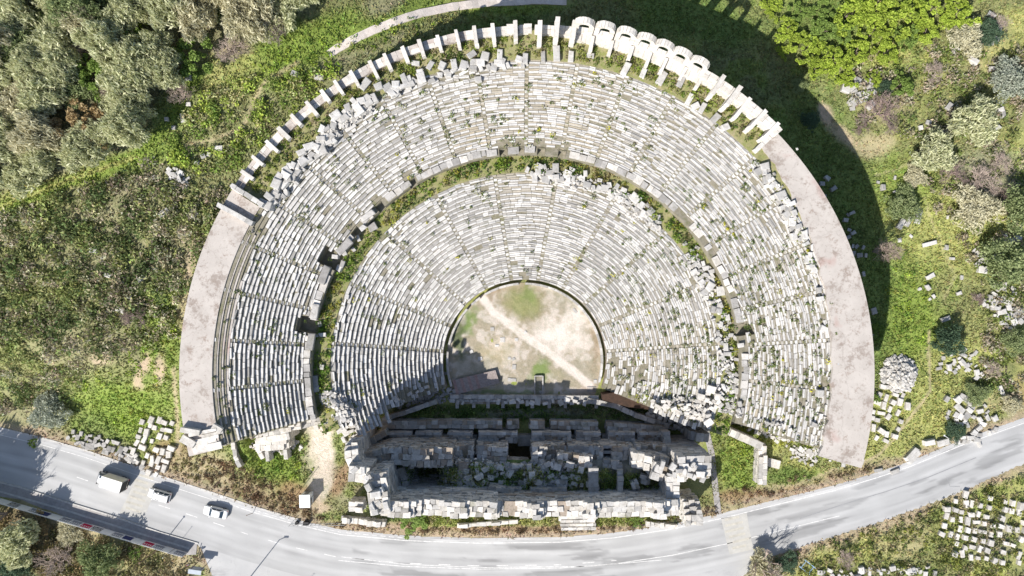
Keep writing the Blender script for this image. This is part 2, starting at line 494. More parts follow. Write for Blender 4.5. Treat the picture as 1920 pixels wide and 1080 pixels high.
COVER = [  # cx, cy, rx, ry, angle, class, strength
 (160, 150, 420, 220, 0, 'scrub', .9), (80, 560, 260, 200, 0, 'olive', .8), (230, 470, 160, 90, 0, 'scrub', .8), (150, 640, 120, 60, 0, 'scrub', .8),
 (230, 760, 110, 60, 15, 'lush', 1), (305, 640, 45, 120, 0, 'lush', .9), (180, 800, 60, 25, 20, 'green', .6), (270, 690, 14, 34, 20, 'soil', 1), (302, 690, 13, 40, 8, 'soil', .9),
 (190, 676, 22, 14, 0, 'soil', .9), (262, 720, 14, 14, 0, 'soil', .8), (60, 360, 180, 22, -18, 'yellowgreen', .9), (250, 300, 120, 26, -22, 'lush', .8), (320, 220, 40, 110, 30, 'lush', .7),
 (560, 90, 150, 50, -25, 'lush', 1), (720, 45, 200, 22, -25, 'lush', .9), (640, 60, 60, 40, -25, 'lush', .8), (430, 140, 70, 70, 0, 'yellowgreen', .8), (440, 90, 45, 18, 0, 'soil', .6),
 (420, 220, 70, 60, 0, 'olive', .6), (560, 200, 60, 40, -30, 'olive', .8), (860, 70, 240, 22, -15, 'green', .6), (960, 15, 120, 14, 0, 'lush', .8),
 (360, 490, 12, 60, 14, 'soil', .8), (345, 580, 14, 60, 5, 'dry', .7), (335, 420, 60, 30, 0, 'olive', .5), (560, 100, 40, 20, 0, 'lush', .6),
 # south west verge
 (325, 870, 45, 70, 0, 'red', .8), (380, 880, 90, 40, 10, 'dry', .8), (450, 900, 110, 26, 20, 'dry', .9), (160, 850, 130, 18, 15, 'brown', .8), (330, 780, 14, 70, 0, 'lush', .6),
 (500, 850, 80, 60, 0, 'lush', .95), (540, 890, 40, 30, 0, 'lush', .9), (560, 920, 60, 26, 20, 'red', .8), (480, 930, 60, 20, 20, 'brown', .7),
 (612, 825, 34, 60, 0, 'white', 1), (600, 790, 40, 24, -40, 'white', .9), (603, 900, 26, 50, 12, 'white', .8), (640, 900, 16, 40, 20, 'red', .8), (637, 820, 14, 34, 0, 'lush', .8), (600, 955, 30, 14, 0, 'soil', .9), (640, 860, 14, 16, 0, 'lush', .7),
 (700, 985, 80, 12, 0, 'red', .8), (990, 976, 320, 8, 0, 'yellowgreen', .9), (990, 992, 340, 7, 0, 'red', .95), (760, 975, 60, 10, 0, 'green', .8), (980, 1004, 360, 5, 0, 'soil', .8),
 # stage building inside, trench
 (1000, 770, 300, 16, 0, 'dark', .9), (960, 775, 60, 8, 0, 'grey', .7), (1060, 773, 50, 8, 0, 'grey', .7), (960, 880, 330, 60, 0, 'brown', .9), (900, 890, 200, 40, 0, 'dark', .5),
 # south east
 (1385, 860, 48, 70, 0, 'lush', .85), (1395, 930, 60, 18, 0, 'red', .8), (1500, 925, 90, 18, -8, 'red', .85), (1600, 885, 70, 18, -10, 'red', .7), (1480, 890, 60, 20, 0, 'green', .9), (1560, 870, 50, 16, 10, 'olive', .7),
 (1450, 830, 30, 20, 0, 'yellowgreen', .9), (1670, 830, 90, 50, -30, 'yellowgreen', .8), (1640, 880, 40, 14, -20, 'lush', .7), (1740, 860, 80, 12, -24, 'soil', .7), (1860, 810, 90, 10, -22, 'soil', .7),
 # east field
 (1560, 320, 110, 200, -25, 'green', .8), (1640, 580, 60, 160, 0, 'green', .8), (1710, 600, 55, 140, 0, 'lush', .95), (1790, 420, 130, 120, 0, 'yellowgreen', .85), (1700, 350, 60, 60, 0, 'lush', .6),
 (1550, 210, 14, 22, -30, 'soil', 1), (1580, 250, 60, 18, 45, 'soil', .8), (1640, 270, 40, 26, 0, 'dry', .8), (1800, 230, 90, 90, 0, 'olive', .6), (1850, 330, 90, 60, 0, 'grey', .6),
 (1850, 80, 70, 50, -30, 'dry', .6), (1890, 90, 60, 60, 0, 'yellowgreen', .6), (1660, 190, 60, 45, 0, 'dry', .6), (1780, 700, 90, 60, 0, 'yellowgreen', .7), (1850, 600, 80, 60, 0, 'olive', .7), (1730, 760, 60, 50, 0, 'yellowgreen', .8),
 (1860, 760, 60, 30, 0, 'dry', .5), (1910, 740, 20, 40, 0, 'red', .6), (1300, 30, 160, 60, 15, 'green', .9), (1560, 40, 140, 80, 0, 'green', .7),
 # south of the road
 (180, 1010, 200, 60, 15, 'dry', .9), (110, 1060, 60, 40, 0, 'olive', .7), (260, 1040, 70, 30, 15, 'yellowgreen', .5), (20, 1000, 60, 60, 0, 'brown', .7), (340, 1060, 40, 25, 15, 'dry', .8),
 (1600, 1030, 130, 36, -18, 'yellowgreen', .9), (1480, 1050, 60, 26, -10, 'dry', .9), (1700, 1010, 60, 30, -20, 'dry', .6), (1820, 990, 90, 60, -20, 'yellowgreen', .7), (1430, 1070, 40, 20, 0, 'brown', .8), (1860, 1010, 60, 60, 0, 'grey', .7),
]
TRAILS = [([(560, 118), (500, 150), (475, 190), (455, 240), (400, 262), (350, 272)], 5, 'dry', .8), ([(-20, 398), (60, 366), (130, 340), (200, 318), (262, 292), (300, 250), (345, 190), (372, 140)], 15, 'lush', 1), ([(0, 388), (100, 348), (200, 314), (250, 296)], 6, 'yellowgreen', 1),
          ([(1740, 620), (1742, 700), (1745, 735), (1700, 790), (1650, 850), (1610, 870)], 4, 'dry', .9), ([(1600, 866), (1540, 890), (1480, 912), (1420, 912)], 4, 'dry', .8),
          ([(1640, 330), (1680, 320), (1760, 270)], 3, 'dry', .6), ([(1770, 560), (1790, 520), (1740, 400), (1735, 370)], 3, 'dry', .5), ([(325, 690), (330, 760), (335, 850)], 5, 'soil', .7)]

def cover(x, y, z):
    s = FPX / (CAMH - z)
    px = 960 + x * s; py = 540 - y * s
    wx = (fbm(x / 4, y / 4, 21) - .5) * 46; wy = (fbm(x / 4, y / 4, 41) - .5) * 46
    qx, qy = px + wx, py + wy
    f = fbm(x / 9, y / 9, 77)[..., None]
    g = fbm(x / 3, y / 3, 99)[..., None]
    left = (px < 760)[..., None]
    a = np.where(left, np.array(COL['olive']), np.array(COL['yellowgreen']))
    b = np.where(left, np.array(COL['scrub']), np.array(COL['olive']))
    c = a + (b - a) * sstep(.4, .6, f)
    c = c + (np.array(COL['lush']) - c) * (sstep(.56, .7, g) * .6)
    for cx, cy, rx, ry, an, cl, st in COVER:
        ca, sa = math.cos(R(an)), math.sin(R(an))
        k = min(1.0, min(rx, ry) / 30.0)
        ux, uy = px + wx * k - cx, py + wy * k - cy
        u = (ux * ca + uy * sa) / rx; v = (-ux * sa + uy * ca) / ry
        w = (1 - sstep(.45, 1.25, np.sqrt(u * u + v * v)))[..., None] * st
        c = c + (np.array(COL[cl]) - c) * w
    for pts, wd, cl, st in TRAILS:
        d = dist_poly(px + wx * .12, py + wy * .12, pts)
        w = (1 - sstep(wd * .4, wd * 1.1, d))[..., None] * st
        c = c + (np.array(COL[cl]) - c) * w
    dr = dist_poly(x, y, ROAD, True)
    w = (1 - sstep(.4, 2.6, dr + (g[..., 0] - .5) * 3))[..., None] * .85
    c = c + (np.array(COL['soil']) * .85 - c) * w
    return c

# ------------------------------------------------------------------ ground
def axis_coords(a, b, step, far):
    mid = np.arange(a, b + 1e-6, step)
    out = []
    d = step
    x = b
    while x < far:
        d *= 1.25; x += d; out.append(x)
    lo = []
    d = step; x = a
    while x > -far:
        d *= 1.25; x -= d; lo.append(x)
    return np.concatenate([np.array(lo[::-1]), mid, np.array(out)])

gx = axis_coords(-100, 100, .5, 900); gy = axis_coords(-62, 66, .5, 900)
GX, GY = np.meshgrid(gx, gy, indexing='ij')
GZ = terrain(GX.ravel(), GY.ravel()).reshape(GX.shape)
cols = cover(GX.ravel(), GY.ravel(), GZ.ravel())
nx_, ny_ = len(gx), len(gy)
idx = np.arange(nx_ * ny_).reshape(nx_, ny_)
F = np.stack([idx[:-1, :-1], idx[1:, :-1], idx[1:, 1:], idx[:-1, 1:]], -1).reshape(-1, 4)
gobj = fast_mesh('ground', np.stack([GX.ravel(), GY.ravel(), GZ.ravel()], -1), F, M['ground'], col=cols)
gobj.data.polygons.foreach_set('use_smooth', [True] * len(gobj.data.polygons))
tag(gobj, kind='structure')

def flat_poly(name, pts, z, mat, parent=None, kind=None, thick=None):
    v = [Vector((a, b, 0)) for a, b in pts]
    tris = [list(t) for t in tessellate_polygon([v])]
    V = [(a, b, z) for a, b in pts]
    out = []
    for t in tris:
        a, b, c = (Vector(V[i]) for i in t)
        out.append(t if (b - a).cross(c - a).z > 0 else t[::-1])
    if thick:
        n = len(pts)
        V2 = V + [(a, b, z - thick) for a, b in pts]
        area = sum(pts[i][0] * pts[(i + 1) % n][1] - pts[(i + 1) % n][0] * pts[i][1] for i in range(n))
        for i in range(n):
            j = (i + 1) % n
            out.append([i, n + i, n + j, j] if area > 0 else [j, n + j, n + i, i])
        V = V2
    o = mesh_obj(name, V, out, mat, None, parent)
    if kind: tag(o, kind=kind)
    return o

def ribbon(name, pts, w, z, mat, kind=None, parent=None, thick=None, zf=None, seg=None):
    """pts world xy"""
    p = [Vector((a, b)) for a, b in pts]
    if seg:
        q = [p[0]]
        for a, b in zip(p, p[1:]):
            n = max(1, int((b - a).length / seg))
            q += [a + (b - a) * (i + 1) / n for i in range(n)]
        p = q
    L, Rr = [], []
    for i, c in enumerate(p):
        d = (p[min(i + 1, len(p) - 1)] - p[max(i - 1, 0)]).normalized()
        n = Vector((-d.y, d.x)) * (w / 2)
        L.append(c + n); Rr.append(c - n)
    mb = MB()
    zz = (lambda x, y: z) if zf is None else (lambda x, y: zf(x, y) + z)
    V = []
    for a, b in zip(L, Rr):
        za = zz((a.x + b.x) / 2, (a.y + b.y) / 2)
        V += [(a.x, a.y, za), (b.x, b.y, za)]
        if thick: V += [(a.x, a.y, za - thick), (b.x, b.y, za - thick)]
    k = 4 if thick else 2
    Fs = []
    for i in range(len(p) - 1):
        a = i * k; b = a + k
        Fs.append([a + 1, b + 1, b, a])
        if thick:
            Fs.append([a, b, b + 2, a + 2]); Fs.append([a + 1, a + 3, b + 3, b + 1])
    if thick:
        Fs.append([0, 2, 3, 1]); e = (len(p) - 1) * k; Fs.append([e, e + 1, e + 3, e + 2])
    o = mesh_obj(name, V, Fs, mat, None, parent)
    if kind: tag(o, kind=kind)
    return o

W2 = lambda pts: [P(a, b)[:2] for a, b in pts]
flat_poly('road', ROAD, 0.0, M['road'], kind='structure')

# pavement in the shade of the banner fence, with kerb
PAVE = W2([(-900, 665), (-400, 800), (0, 906), (40, 916), (115, 940), (210, 969), (300, 1000), (370, 1020), (368, 1040), (350, 1040), (0, 938), (-400, 824), (-900, 682)])
flat_poly('pavement', PAVE, .12, M['pave'], kind='structure', thick=.3)
ribbon('kerb', W2([(-900, 663), (-400, 798), (0, 904), (40, 914), (115, 938), (210, 967), (300, 998), (372, 1019)]), .3, .16, M['kerb'], kind='structure', thick=.3)
ribbon('pavement_strip', W2([(-400, 812), (0, 921), (120, 955), (240, 993), (355, 1028)]), .35, .126, M['kerb'], kind='structure')
ribbon('verge_kerb', W2([(-200, 755), (0, 802), (80, 821), (160, 844), (300, 892), (400, 924), (480, 951), (560, 974)]), .28, .10, M['kerb'], kind='structure', thick=.2)

# painted markings
def road_wear():
    line = [Vector(q) for q in W2(ROAD_N)]
    pts = [line[0]]
    for a, b in zip(line, line[1:]):
        n = max(1, int((b - a).length / .7)); pts += [a + (b - a) * (i + 1) / n for i in range(n)]
    for _ in range(6): pts = [pts[0]] + [(pts[i - 1] + pts[i] * 2 + pts[i + 1]) / 4 for i in range(1, len(pts) - 1)] + [pts[-1]]
    D = np.arange(.5, 10.2, .3)
    V = []; Sx = []; cur = 0
    for i, c in enumerate(pts):
        t = (pts[min(i + 1, len(pts) - 1)] - pts[max(i - 1, 0)]).normalized()
        if i: cur += (pts[i] - pts[i - 1]).length
        for d in D: V.append((c.x + t.y * d, c.y - t.x * d, .004)); Sx.append((cur, d))
    V = np.array(V); Sx = np.array(Sx); n = len(D); m = len(pts)
    s_, d_ = Sx[:, 0], Sx[:, 1]
    c = np.full(len(V), .39)
    c += (fbm(s_ / 14, d_ / .9, 301) - .5) * .20
    c += (fbm(s_ / 2.5, d_ / 2.0, 302) - .5) * .07
    for d0 in (2.2, 4.0, 6.4, 8.2): c -= .035 * np.exp(-((d_ - d0) / .45) ** 2)
    c += .06 * np.exp(-((d_ - .4) / .5) ** 2)
    c -= .10 * sstep(.60, .66, fbm(s_ / 9, d_ / 1.4, 305)) * (V[:, 0] > -30)
    col = np.stack([c, c * .995, c * .985], -1)
    idx = np.arange(n * m).reshape(m, n)
    F = np.stack([idx[:-1, :-1], idx[:-1, 1:], idx[1:, 1:], idx[1:, :-1]], -1).reshape(-1, 4)
    o = fast_mesh('road_wear', V, F, M['worn'], col=np.clip(col, .15, .62)); tag(o, kind='structure')
m_, nt_, b_, _o = new_mat('worn_carriageway'); at_ = nd(nt_, 'ShaderNodeAttribute'); at_.attribute_name = 'cover'
g_ = nd(nt_, 'ShaderNodeNewGeometry')
nt_.links.new(mixc(nt_, mathn(nt_, 'MULTIPLY', noise(nt_, g_.outputs['Position'], 2.2, 9, .8, .56, .66), .35), at_.outputs['Color'], (.27, .265, .26)), b_.inputs['Base Color'])
b_.inputs['Roughness'].default_value = .85
M['worn'] = m_
road_wear()
def offset_line(pts, d):
    out = []
    p = [Vector(q) for q in pts]
    for i, c in enumerate(p):
        t = (p[min(i + 1, len(p) - 1)] - p[max(i - 1, 0)]).normalized()
        out.append((c.x + t.y * d, c.y - t.x * d))
    return out
NW = W2(ROAD_N)
ribbon('edge_marking', offset_line(NW[6:], .95), .14, .010, M['line_white'], kind='structure')
ribbon('edge_marking', offset_line(NW[1:7], 1.2), .10, .010, M['line_white'], kind='structure')
cl = offset_line(NW, 5.2)
def dashes(line, on, off, w, name, skip=0):
    p = [Vector(q) for q in line]
    mb = MB(); cur = 0; acc = skip
    for a, b in zip(p, p[1:]):
        L = (b - a).length; d = (b - a).normalized(); n = Vector((-d.y, d.x)) * w / 2
        s = -acc if acc > 0 else 0
        s = acc
        while s < L:
            e = min(s + on, L)
            q0, q1 = a + d * s, a + d * e
            mb.add([(q0.x - n.x, q0.y - n.y, .010), (q1.x - n.x, q1.y - n.y, .010), (q1.x + n.x, q1.y + n.y, .010), (q0.x + n.x, q0.y + n.y, .010)], [[0, 1, 2, 3]])
            s += on + off
        acc = s - L
    o = mb.build(name, M['line_white'])
    tag(o, kind='structure')
dashes(cl[4:14], 2.2, 3.2, .13, 'centre_marking')
dashes(offset_line(NW, .5)[7:11], 1.0, .6, .10, 'short_dash_marking')
ribbon('lane_marking', offset_line(NW[9:18], 5.8), .12, .010, M['line_white'], kind='structure')
ribbon('lane_marking', W2([(640, 1044), (760, 1058), (900, 1064), (1100, 1062), (1240, 1050)]), .11, .010, M['line_white'], kind='structure')

def quad_px(name, pts, mat, z=.010):
    o = flat_poly(name, W2(pts), z, mat, kind='structure'); return o
# cream rumble strips
def strips(cx, cy, ang, n, L, w, gap, mat):
    a = R(ang); d = Vector((math.cos(a), math.sin(a))); nrm = Vector((-d.y, d.x))
    c0 = Vector(P(cx, cy)[:2])
    for i in range(n):
        c = c0 + nrm * ((i - (n - 1) / 2) * gap)
        l = L * random.uniform(.75, 1.05); sh = random.uniform(-.4, .4)
        q = [c + d * (-l / 2 + sh) - nrm * w / 2, c + d * (l / 2 + sh) - nrm * w / 2, c + d * (l / 2 + sh) + nrm * w / 2, c + d * (-l / 2 + sh) + nrm * w / 2]
        flat_poly('rumble_strip', [(k.x, k.y) for k in q], .016, mat, kind='structure')
M['cream_base'] = plain_mat('cream_worn_crossing', (.45, .438, .408), .85, var=.2, scale=.7)
quad_px('crossing_patch', [(256, 896), (296, 908), (268, 976), (224, 962)], M['cream_base'], .010)
quad_px('crossing_patch', [(1352, 972), (1400, 962), (1412, 1030), (1368, 1040)], M['cream_base'], .010)
strips(262, 925, -17, 7, 3.4, .45, 1.1, M['line_cream'])
strips(1382, 998, 13, 6, 3.4, .45, 1.1, M['line_cream'])
ribbon('tar_seam', W2([(1500, 972), (1580, 946), (1660, 922), (1740, 895), (1830, 858)]), .16, .016, M['patch'], kind='structure')
ribbon('tar_seam', W2([(1775, 893), (1781, 912), (1800, 912)]), .12, .016, M['patch'], kind='structure')
ribbon('tar_seam', W2([(270, 960), (262, 985)]), .1, .016, M['patch'], kind='structure')

# stone footpath above the theatre
PATH = [PT(a, b)[:2] for a, b in [(617, 103), (632, 92), (660, 76), (700, 57), (740, 41), (790, 25), (850, 13), (920, 5), (1000, 1), (1062, 3)]]
ribbon('stone_path', PATH, 1.35, .22, M['gravel'], kind='structure', thick=.6, zf=T, seg=1.0)

# ------------------------------------------------------------------ orchestra floor
def orchestra():
    n = 150
    xs = np.linspace(-15, 15, n); ys = np.linspace(-15, 15, n)
    X, Y = np.meshgrid(xs, ys, indexing='ij')
    r = np.hypot(X, Y)
    # squash grid to disc
    X2 = X.copy(); Y2 = Y.copy()
    x = X.ravel() + AX; y = Y.ravel() + AY
    keep = (r.ravel() < 14.75) & (Y.ravel() > -8.2)
    px = 960 + x * 10.0; py = 540 - y * 10.0
    wx = (fbm(x / 1.5, y / 1.5, 5) - .5) * 30; wy = (fbm(x / 1.5, y / 1.5, 6) - .5) * 30
    f = fbm(x / 1.2, y / 1.2, 8)[:, None]
    c = np.array((.34, .295, .22)) + (np.array((.50, .445, .385)) - np.array((.34, .295, .22))) * sstep(.4, .62, f)
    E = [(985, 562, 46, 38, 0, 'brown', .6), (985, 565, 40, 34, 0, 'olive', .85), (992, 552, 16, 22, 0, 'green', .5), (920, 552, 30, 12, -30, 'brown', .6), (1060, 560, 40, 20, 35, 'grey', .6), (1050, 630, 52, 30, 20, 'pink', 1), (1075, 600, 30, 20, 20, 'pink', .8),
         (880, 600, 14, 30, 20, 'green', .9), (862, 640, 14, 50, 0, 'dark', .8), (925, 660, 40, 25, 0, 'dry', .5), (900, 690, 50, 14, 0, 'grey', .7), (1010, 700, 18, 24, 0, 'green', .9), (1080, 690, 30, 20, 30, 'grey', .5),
         (960, 740, 110, 8, 0, 'green', .6), (1100, 740, 30, 14, 0, 'red', .5), (1120, 640, 8, 60, 0, 'brown', .5), (950, 722, 50, 12, 0, 'grey', .6), (950, 640, 30, 12, 0, 'white', .5), (940, 600, 16, 10, 30, 'brown', .4), (1040, 700, 20, 12, 0, 'scrub', .5)]
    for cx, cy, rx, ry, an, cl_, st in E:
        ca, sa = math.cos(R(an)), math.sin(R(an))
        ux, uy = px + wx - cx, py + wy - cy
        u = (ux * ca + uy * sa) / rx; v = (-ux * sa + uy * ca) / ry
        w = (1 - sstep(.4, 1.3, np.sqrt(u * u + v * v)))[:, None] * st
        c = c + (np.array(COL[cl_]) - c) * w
    d = dist_poly(px + wx * .15, py + wy * .15, [(905, 560), (925, 585), (985, 630), (1020, 655), (1075, 695), (1105, 722)])
    w = (1 - sstep(5, 10, d))[:, None] * .95
    c = c + (np.array(COL['pink']) - c) * w
    z = .06 + (fbm(x / 2, y / 2, 9) - .5) * .08
    idx = np.arange(n * n).reshape(n, n)
    F = np.stack([idx[:-1, :-1], idx[1:, :-1], idx[1:, 1:], idx[:-1, 1:]], -1).reshape(-1, 4)
    F = F[keep[F].all(1)]
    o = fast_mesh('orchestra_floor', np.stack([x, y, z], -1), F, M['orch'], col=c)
    tag(o, kind='structure')
orchestra()

# ------------------------------------------------------------------ block collector
class Blocks:
    """gathers stone blocks; the biggest become parts of their own, the rest one joined part"""
    def __init__(self): self.b = []
    def add(self, verts, faces, midx, prio): self.b.append((np.array(verts, float), faces, midx, prio))
    def box(self, c, s, rz, mat, prio=None, jit=.03, tilt=0.0):
        pts = []
        ca, sa = math.cos(rz), math.sin(rz)
        tx, ty = random.uniform(-tilt, tilt), random.uniform(-tilt, tilt)
        for dz in (-.5, .5):
            for dx, dy in ((-.5, -.5), (.5, -.5), (.5, .5), (-.5, .5)):
                x, y, z = dx * s[0], dy * s[1], dz * s[2]
                z += x * tx + y * ty
                x += random.uniform(-jit, jit); y += random.uniform(-jit, jit); z += random.uniform(-jit, jit) * .7
                pts.append((c[0] + x * ca - y * sa, c[1] + x * sa + y * ca, c[2] + z))
        self.add(pts, BOXF, [mat] * 6, prio if prio is not None else s[0] * s[1])
    def emit(self, parent, mats, name, limit=300, stuff=None):
        self.b.sort(key=lambda q: -q[3])
        P0 = Vector(parent.location) if parent else Vector()
        ob = parent.matrix_basis.copy()
        for v, f, mi, pr in self.b[:limit]:
            c = v.mean(0)
            o = mesh_obj(name, v - c, f, mats, mi, parent)
            o.location = Vector(c) - P0
        rest = self.b[limit:]
        if rest:
            V = []; Fs = []; Mi = []; n = 0
            for v, f, mi, pr in rest:
                V.append(v); Fs += [[n + q for q in ff] for ff in f]; Mi += list(mi); n += len(v)
            V = np.concatenate(V) - np.array(P0)
            o = mesh_obj(stuff or name + 's', V, Fs, mats, Mi, parent)
            tag(o, kind='stuff')

def ring_profile(name, profile_fn, thetas, mats, parent, seg_mat):
    """revolve: profile_fn(theta)-> list of (r,z); closed loop"""
    V = []; Fs = []; Mi = []
    n = None
    P0 = Vector(parent.location)
    for t in thetas:
        pr = profile_fn(t); n = len(pr)
        V += [tuple(pt(r, t, z) - P0) for r, z in pr]
    for i in range(len(thetas) - 1):
        for k in range(n):
            j = (k + 1) % n
            Fs.append([i * n + k, i * n + j, (i + 1) * n + j, (i + 1) * n + k]); Mi.append(seg_mat(k))
    e = (len(thetas) - 1) * n
    Fs.append(list(range(n))[::-1]); Mi.append(seg_mat(-1))
    Fs.append([e + k for k in range(n)]); Mi.append(seg_mat(-1))
    return mesh_obj(name, V, Fs, mats, Mi, parent)

# ------------------------------------------------------------------ theatre seating
LST = [7.2 + 18.4 * i for i in range(10)]
UST = [-3 + 9.3 * i for i in range(21)]
OPEN_BIG = [(150.5, 3.0, 2.9), (168.5, 2.4, 2.6), (10.3, 2.0, 2.4)]
OPEN_SMALL = [141, 132, 121.5, 96, 91.5, 86, 80.5]

lower = empty('lower_seating', (AX, AY, 0), 'lower tier of curved marble seat rows around the sandy orchestra', 'theatre seating')
upper = empty('upper_seating', (AX, AY, 0), 'upper tier of curved marble seat rows above the grassy walkway, with concrete rim', 'theatre seating')

def lower_profile(t):
    p = [(33.4 + 2.75, -1), (LR0 - .05, -1), (LR0 - .05, LZ)]
    for i in range(LN):
        r = LR0 + LD * i
        z = LZ + LH * (i + 1) - .16
        p += [(r + .05, LZ + LH * i - .16 if i else LZ - .02), (r + .06, z)]
    p += [(33.3, LZ + LH * LN - .16), (33.32, 12.0), (33.4 + 2.75, 12.0)]
    return p
ths = list(np.arange(L_A0, L_A1 + .01, 1.0))
ring_profile('seating_core', lower_profile, ths, [M['core'], M['gallery_earth'], M['mortar']], lower, lambda k: 2 if k in (-1, 0, 1) else (1 if k >= 3 + 2 * LN else 0))

def upper_profile(t):
    z1 = UZ; z2 = UZ
    ri, rj = 36.1, UR0
    dd = .0
    for a, w, d in OPEN_BIG:
        if abs(t - a) < w / 2 / 37 * 57.3: z1 = 12.02; dd = d
    for a in OPEN_SMALL:
        if abs(t - a) < .55 / 37 * 57.3 + .2: z1 = 12.3; dd = .9
    p = [(54.75, -1), (ri, -1), (ri, z1), (ri + .1 + dd, z1), (ri + .12 + dd, UZ)]
    for i in range(UN):
        r = UR0 + UD * i
        rr = max(r, ri + .2 + dd)
        z = UZ + UH * (i + 1) - .14
        p += [(rr + .05, UZ + UH * i - .14 if rr == r else UZ + .01), (rr + .06, z)]
    p += [(UR0 + UN * UD, RIM - .1), (UR0 + UN * UD + .02, RIM), (54.3, RIM), (54.75, RIM)]
    return p
ths = set(np.round(np.arange(U_A0, U_A1 + .01, .75), 3))
for a, w, d in OPEN_BIG:
    h = w / 2 / 37 * 57.3
    for q in (a - h, a - h + .02, a + h, a + h - .02): ths.add(round(q, 3))
for a in OPEN_SMALL:
    h = .55 / 37 * 57.3 + .2
    for q in (a - h, a - h + .02, a + h, a + h - .02): ths.add(round(q, 3))
ths = sorted(ths)
nprof = len(upper_profile(0))
ring_profile('seating_core', upper_profile, ths, [M['core'], M['gallery_earth'], M['retain']], upper,
             lambda k: 2 if k in (-1, 0, nprof - 1) else (1 if k >= nprof - 4 else 0))

def seat_rows(par, R0, D, Z0, H, N, A0f, A1f, stairs, skipf, blen=(.75, 1.8), stairw=.62):
    B = Blocks(); ST = Blocks()
    for i in range(N):
        r = R0 + D * i
        zt = Z0 + H * (i + 1)
        st = sorted(stairs)
        a0, a1 = A0f(r), A1f(r)
        hw = stairw / 2 / r * 57.3
        segs = []
        cur = a0
        for s in st:
            if s - hw <= a0 or s + hw >= a1: continue
            segs.append((cur, s - hw)); cur = s + hw
            # two half steps in the stairway
            for k in range(2):
                rr = r + D * k / 2
                zz = zt - H + H * (k + 1) / 2 - .02
                if random.random() < .1: continue
                c = pt(rr + D / 4, s, zz - H / 2)
                ST.box(c, (D / 2 * .94, stairw * random.uniform(.78, .96), H), R(s), 0 if random.random() < .6 else 1, jit=.025)
        segs.append((cur, a1))
        for b0, b1 in segs:
            t = b0 + .02
            while t < b1 - .15:
                L = random.uniform(*blen) / r * 57.3
                if b1 - (t + L) < .6 / r * 57.3: L = b1 - t
                e = min(t + L, b1)
                tm = (t + e) / 2
                ok, rough = skipf(r, tm)
                if ok and random.random() > (.004 + .032 * rough):
                    gap = random.uniform(.03, .085) / r * 57.3
                    j = .018 + .07 * rough
                    dr = random.gauss(0, j); dz = random.gauss(0, j * .6)
                    rot = random.gauss(0, .01 + .05 * rough)
                    f0, f1 = r - .02 + dr, r + D - .06 + dr * .5
                    lip = f0 + .26 * random.uniform(.85, 1.2)
                    zz = zt + dz
                    V = []
                    tt = random.gauss(0, .01 + .05 * rough)
                    for q, sgn in ((t + gap / 2, -1), (e - gap / 2, 1)):
                        o = rot * sgn
                        zo = tt * sgn
                        j2 = lambda: random.uniform(-.022, .022)
                        V += [pt(f0 + o + j2(), q, zz - H - .05), pt(f0 + .02 + o + j2(), q, zz + zo + j2() * .5), pt(lip + o, q, zz + zo), pt(lip + .03 + o, q, zz - .11 + zo),
                              pt(f1 + o + j2(), q, zz - .11 + zo + j2() * .5), pt(f1 + o, q, zz - H - .05)]
                    Fs = [[1, 7, 8, 2], [2, 8, 9, 3], [3, 9, 10, 4], [0, 6, 7, 1], [4, 10, 11, 5], [0, 1, 2, 3, 4, 5], [11, 10, 9, 8, 7, 6]]
                    Fs = [f[::-1] for f in Fs]
                    lipm = 0 if random.random() < .93 else 1
                    topm = 1 if random.random() < .80 - .5 * rough else 0
                    B.add([tuple(v) for v in V], Fs, [lipm, lipm, topm, 2, 2, 2, 2], L * r / 57.3 * S(zz))
                t = e
    mats = [M['seat_lip'], M['seat_top'], M['seat_side']]
    B.emit(par, mats, 'seat_stone', 300, 'seat_stones')
    ST.emit(par, mats, 'stair_step', 0, 'stair_steps')

VAULT = [(1128, 738), (1150, 734), (1190, 742), (1216, 752), (1216, 770), (1180, 766), (1130, 752)]
RUBW = [(735, 745), (790, 722), (850, 700), (855, 745), (740, 785)]
def px_of(r, t, z):
    p = pt(r, t, z); s = S(z)
    return 960 + p.x * s, 540 - p.y * s
def in_px(poly, r, t, z):
    a, b = px_of(r, t, z)
    return bool(in_poly(np.array([a]), np.array([b]), poly)[0])
def lower_a0(r): return L_A0 + .3 - (1.5 if 24 < r < 31 else 0) + random.uniform(-.5, .5)
def lower_a1(r): return L_A1 - .3 + (4.5 if 25 < r < 31 else 0) + random.uniform(-.5, .5)
def lower_skip(r, t):
    z = LZ + LH * ((r - LR0) / LD + 1)
    if t < 0 and in_px(VAULT, r, t, z): return False, 0
    if t > 180 and in_px(RUBW, r, t, z): return random.random() < .45, 1.3
    if t < 2 and r < 22: return random.random() < .7, 1.2
    n = float(fbm(r * .25, t * .12, 55)); rough = .12 + max(0, n - .5) * 2
    if t < 2: rough += .35 * (r < 30) + .1
    if t > 184: rough += .25
    if t < 8 and r < 20: rough += .5
    if t > 190 and 18 < r < 25: rough += .6
    if 84 < t < 97 and r < 16.6 and 89 < t < 93: return False, 0
    if r > 31.5: rough += .5
    return True, min(rough, 1.3)
def upper_skip(r, t):
    n = float(fbm(r * .2 + 9, t * .12, 65)); rough = .12 + max(0, n - .48) * 2.2
    for a, w, d in OPEN_BIG:
        if abs(t - a) < (w / 2 + .4) / r * 57.3 and r < 36.1 + d: return False, 0
    for a in OPEN_SMALL:
        if abs(t - a) < 1.0 / r * 57.3 and r < 38.0: return False, 0
    if t < 45: rough += .25 + max(0, (r - 44)) * .06
    if t > 100 and r > 47: rough += .8
    if 150 < t < 200 and r > 47.6: return False, 0
    return True, min(rough, 1.4)
seat_rows(lower, LR0, LD, LZ, LH, LN, lower_a0, lower_a1, LST, lower_skip)
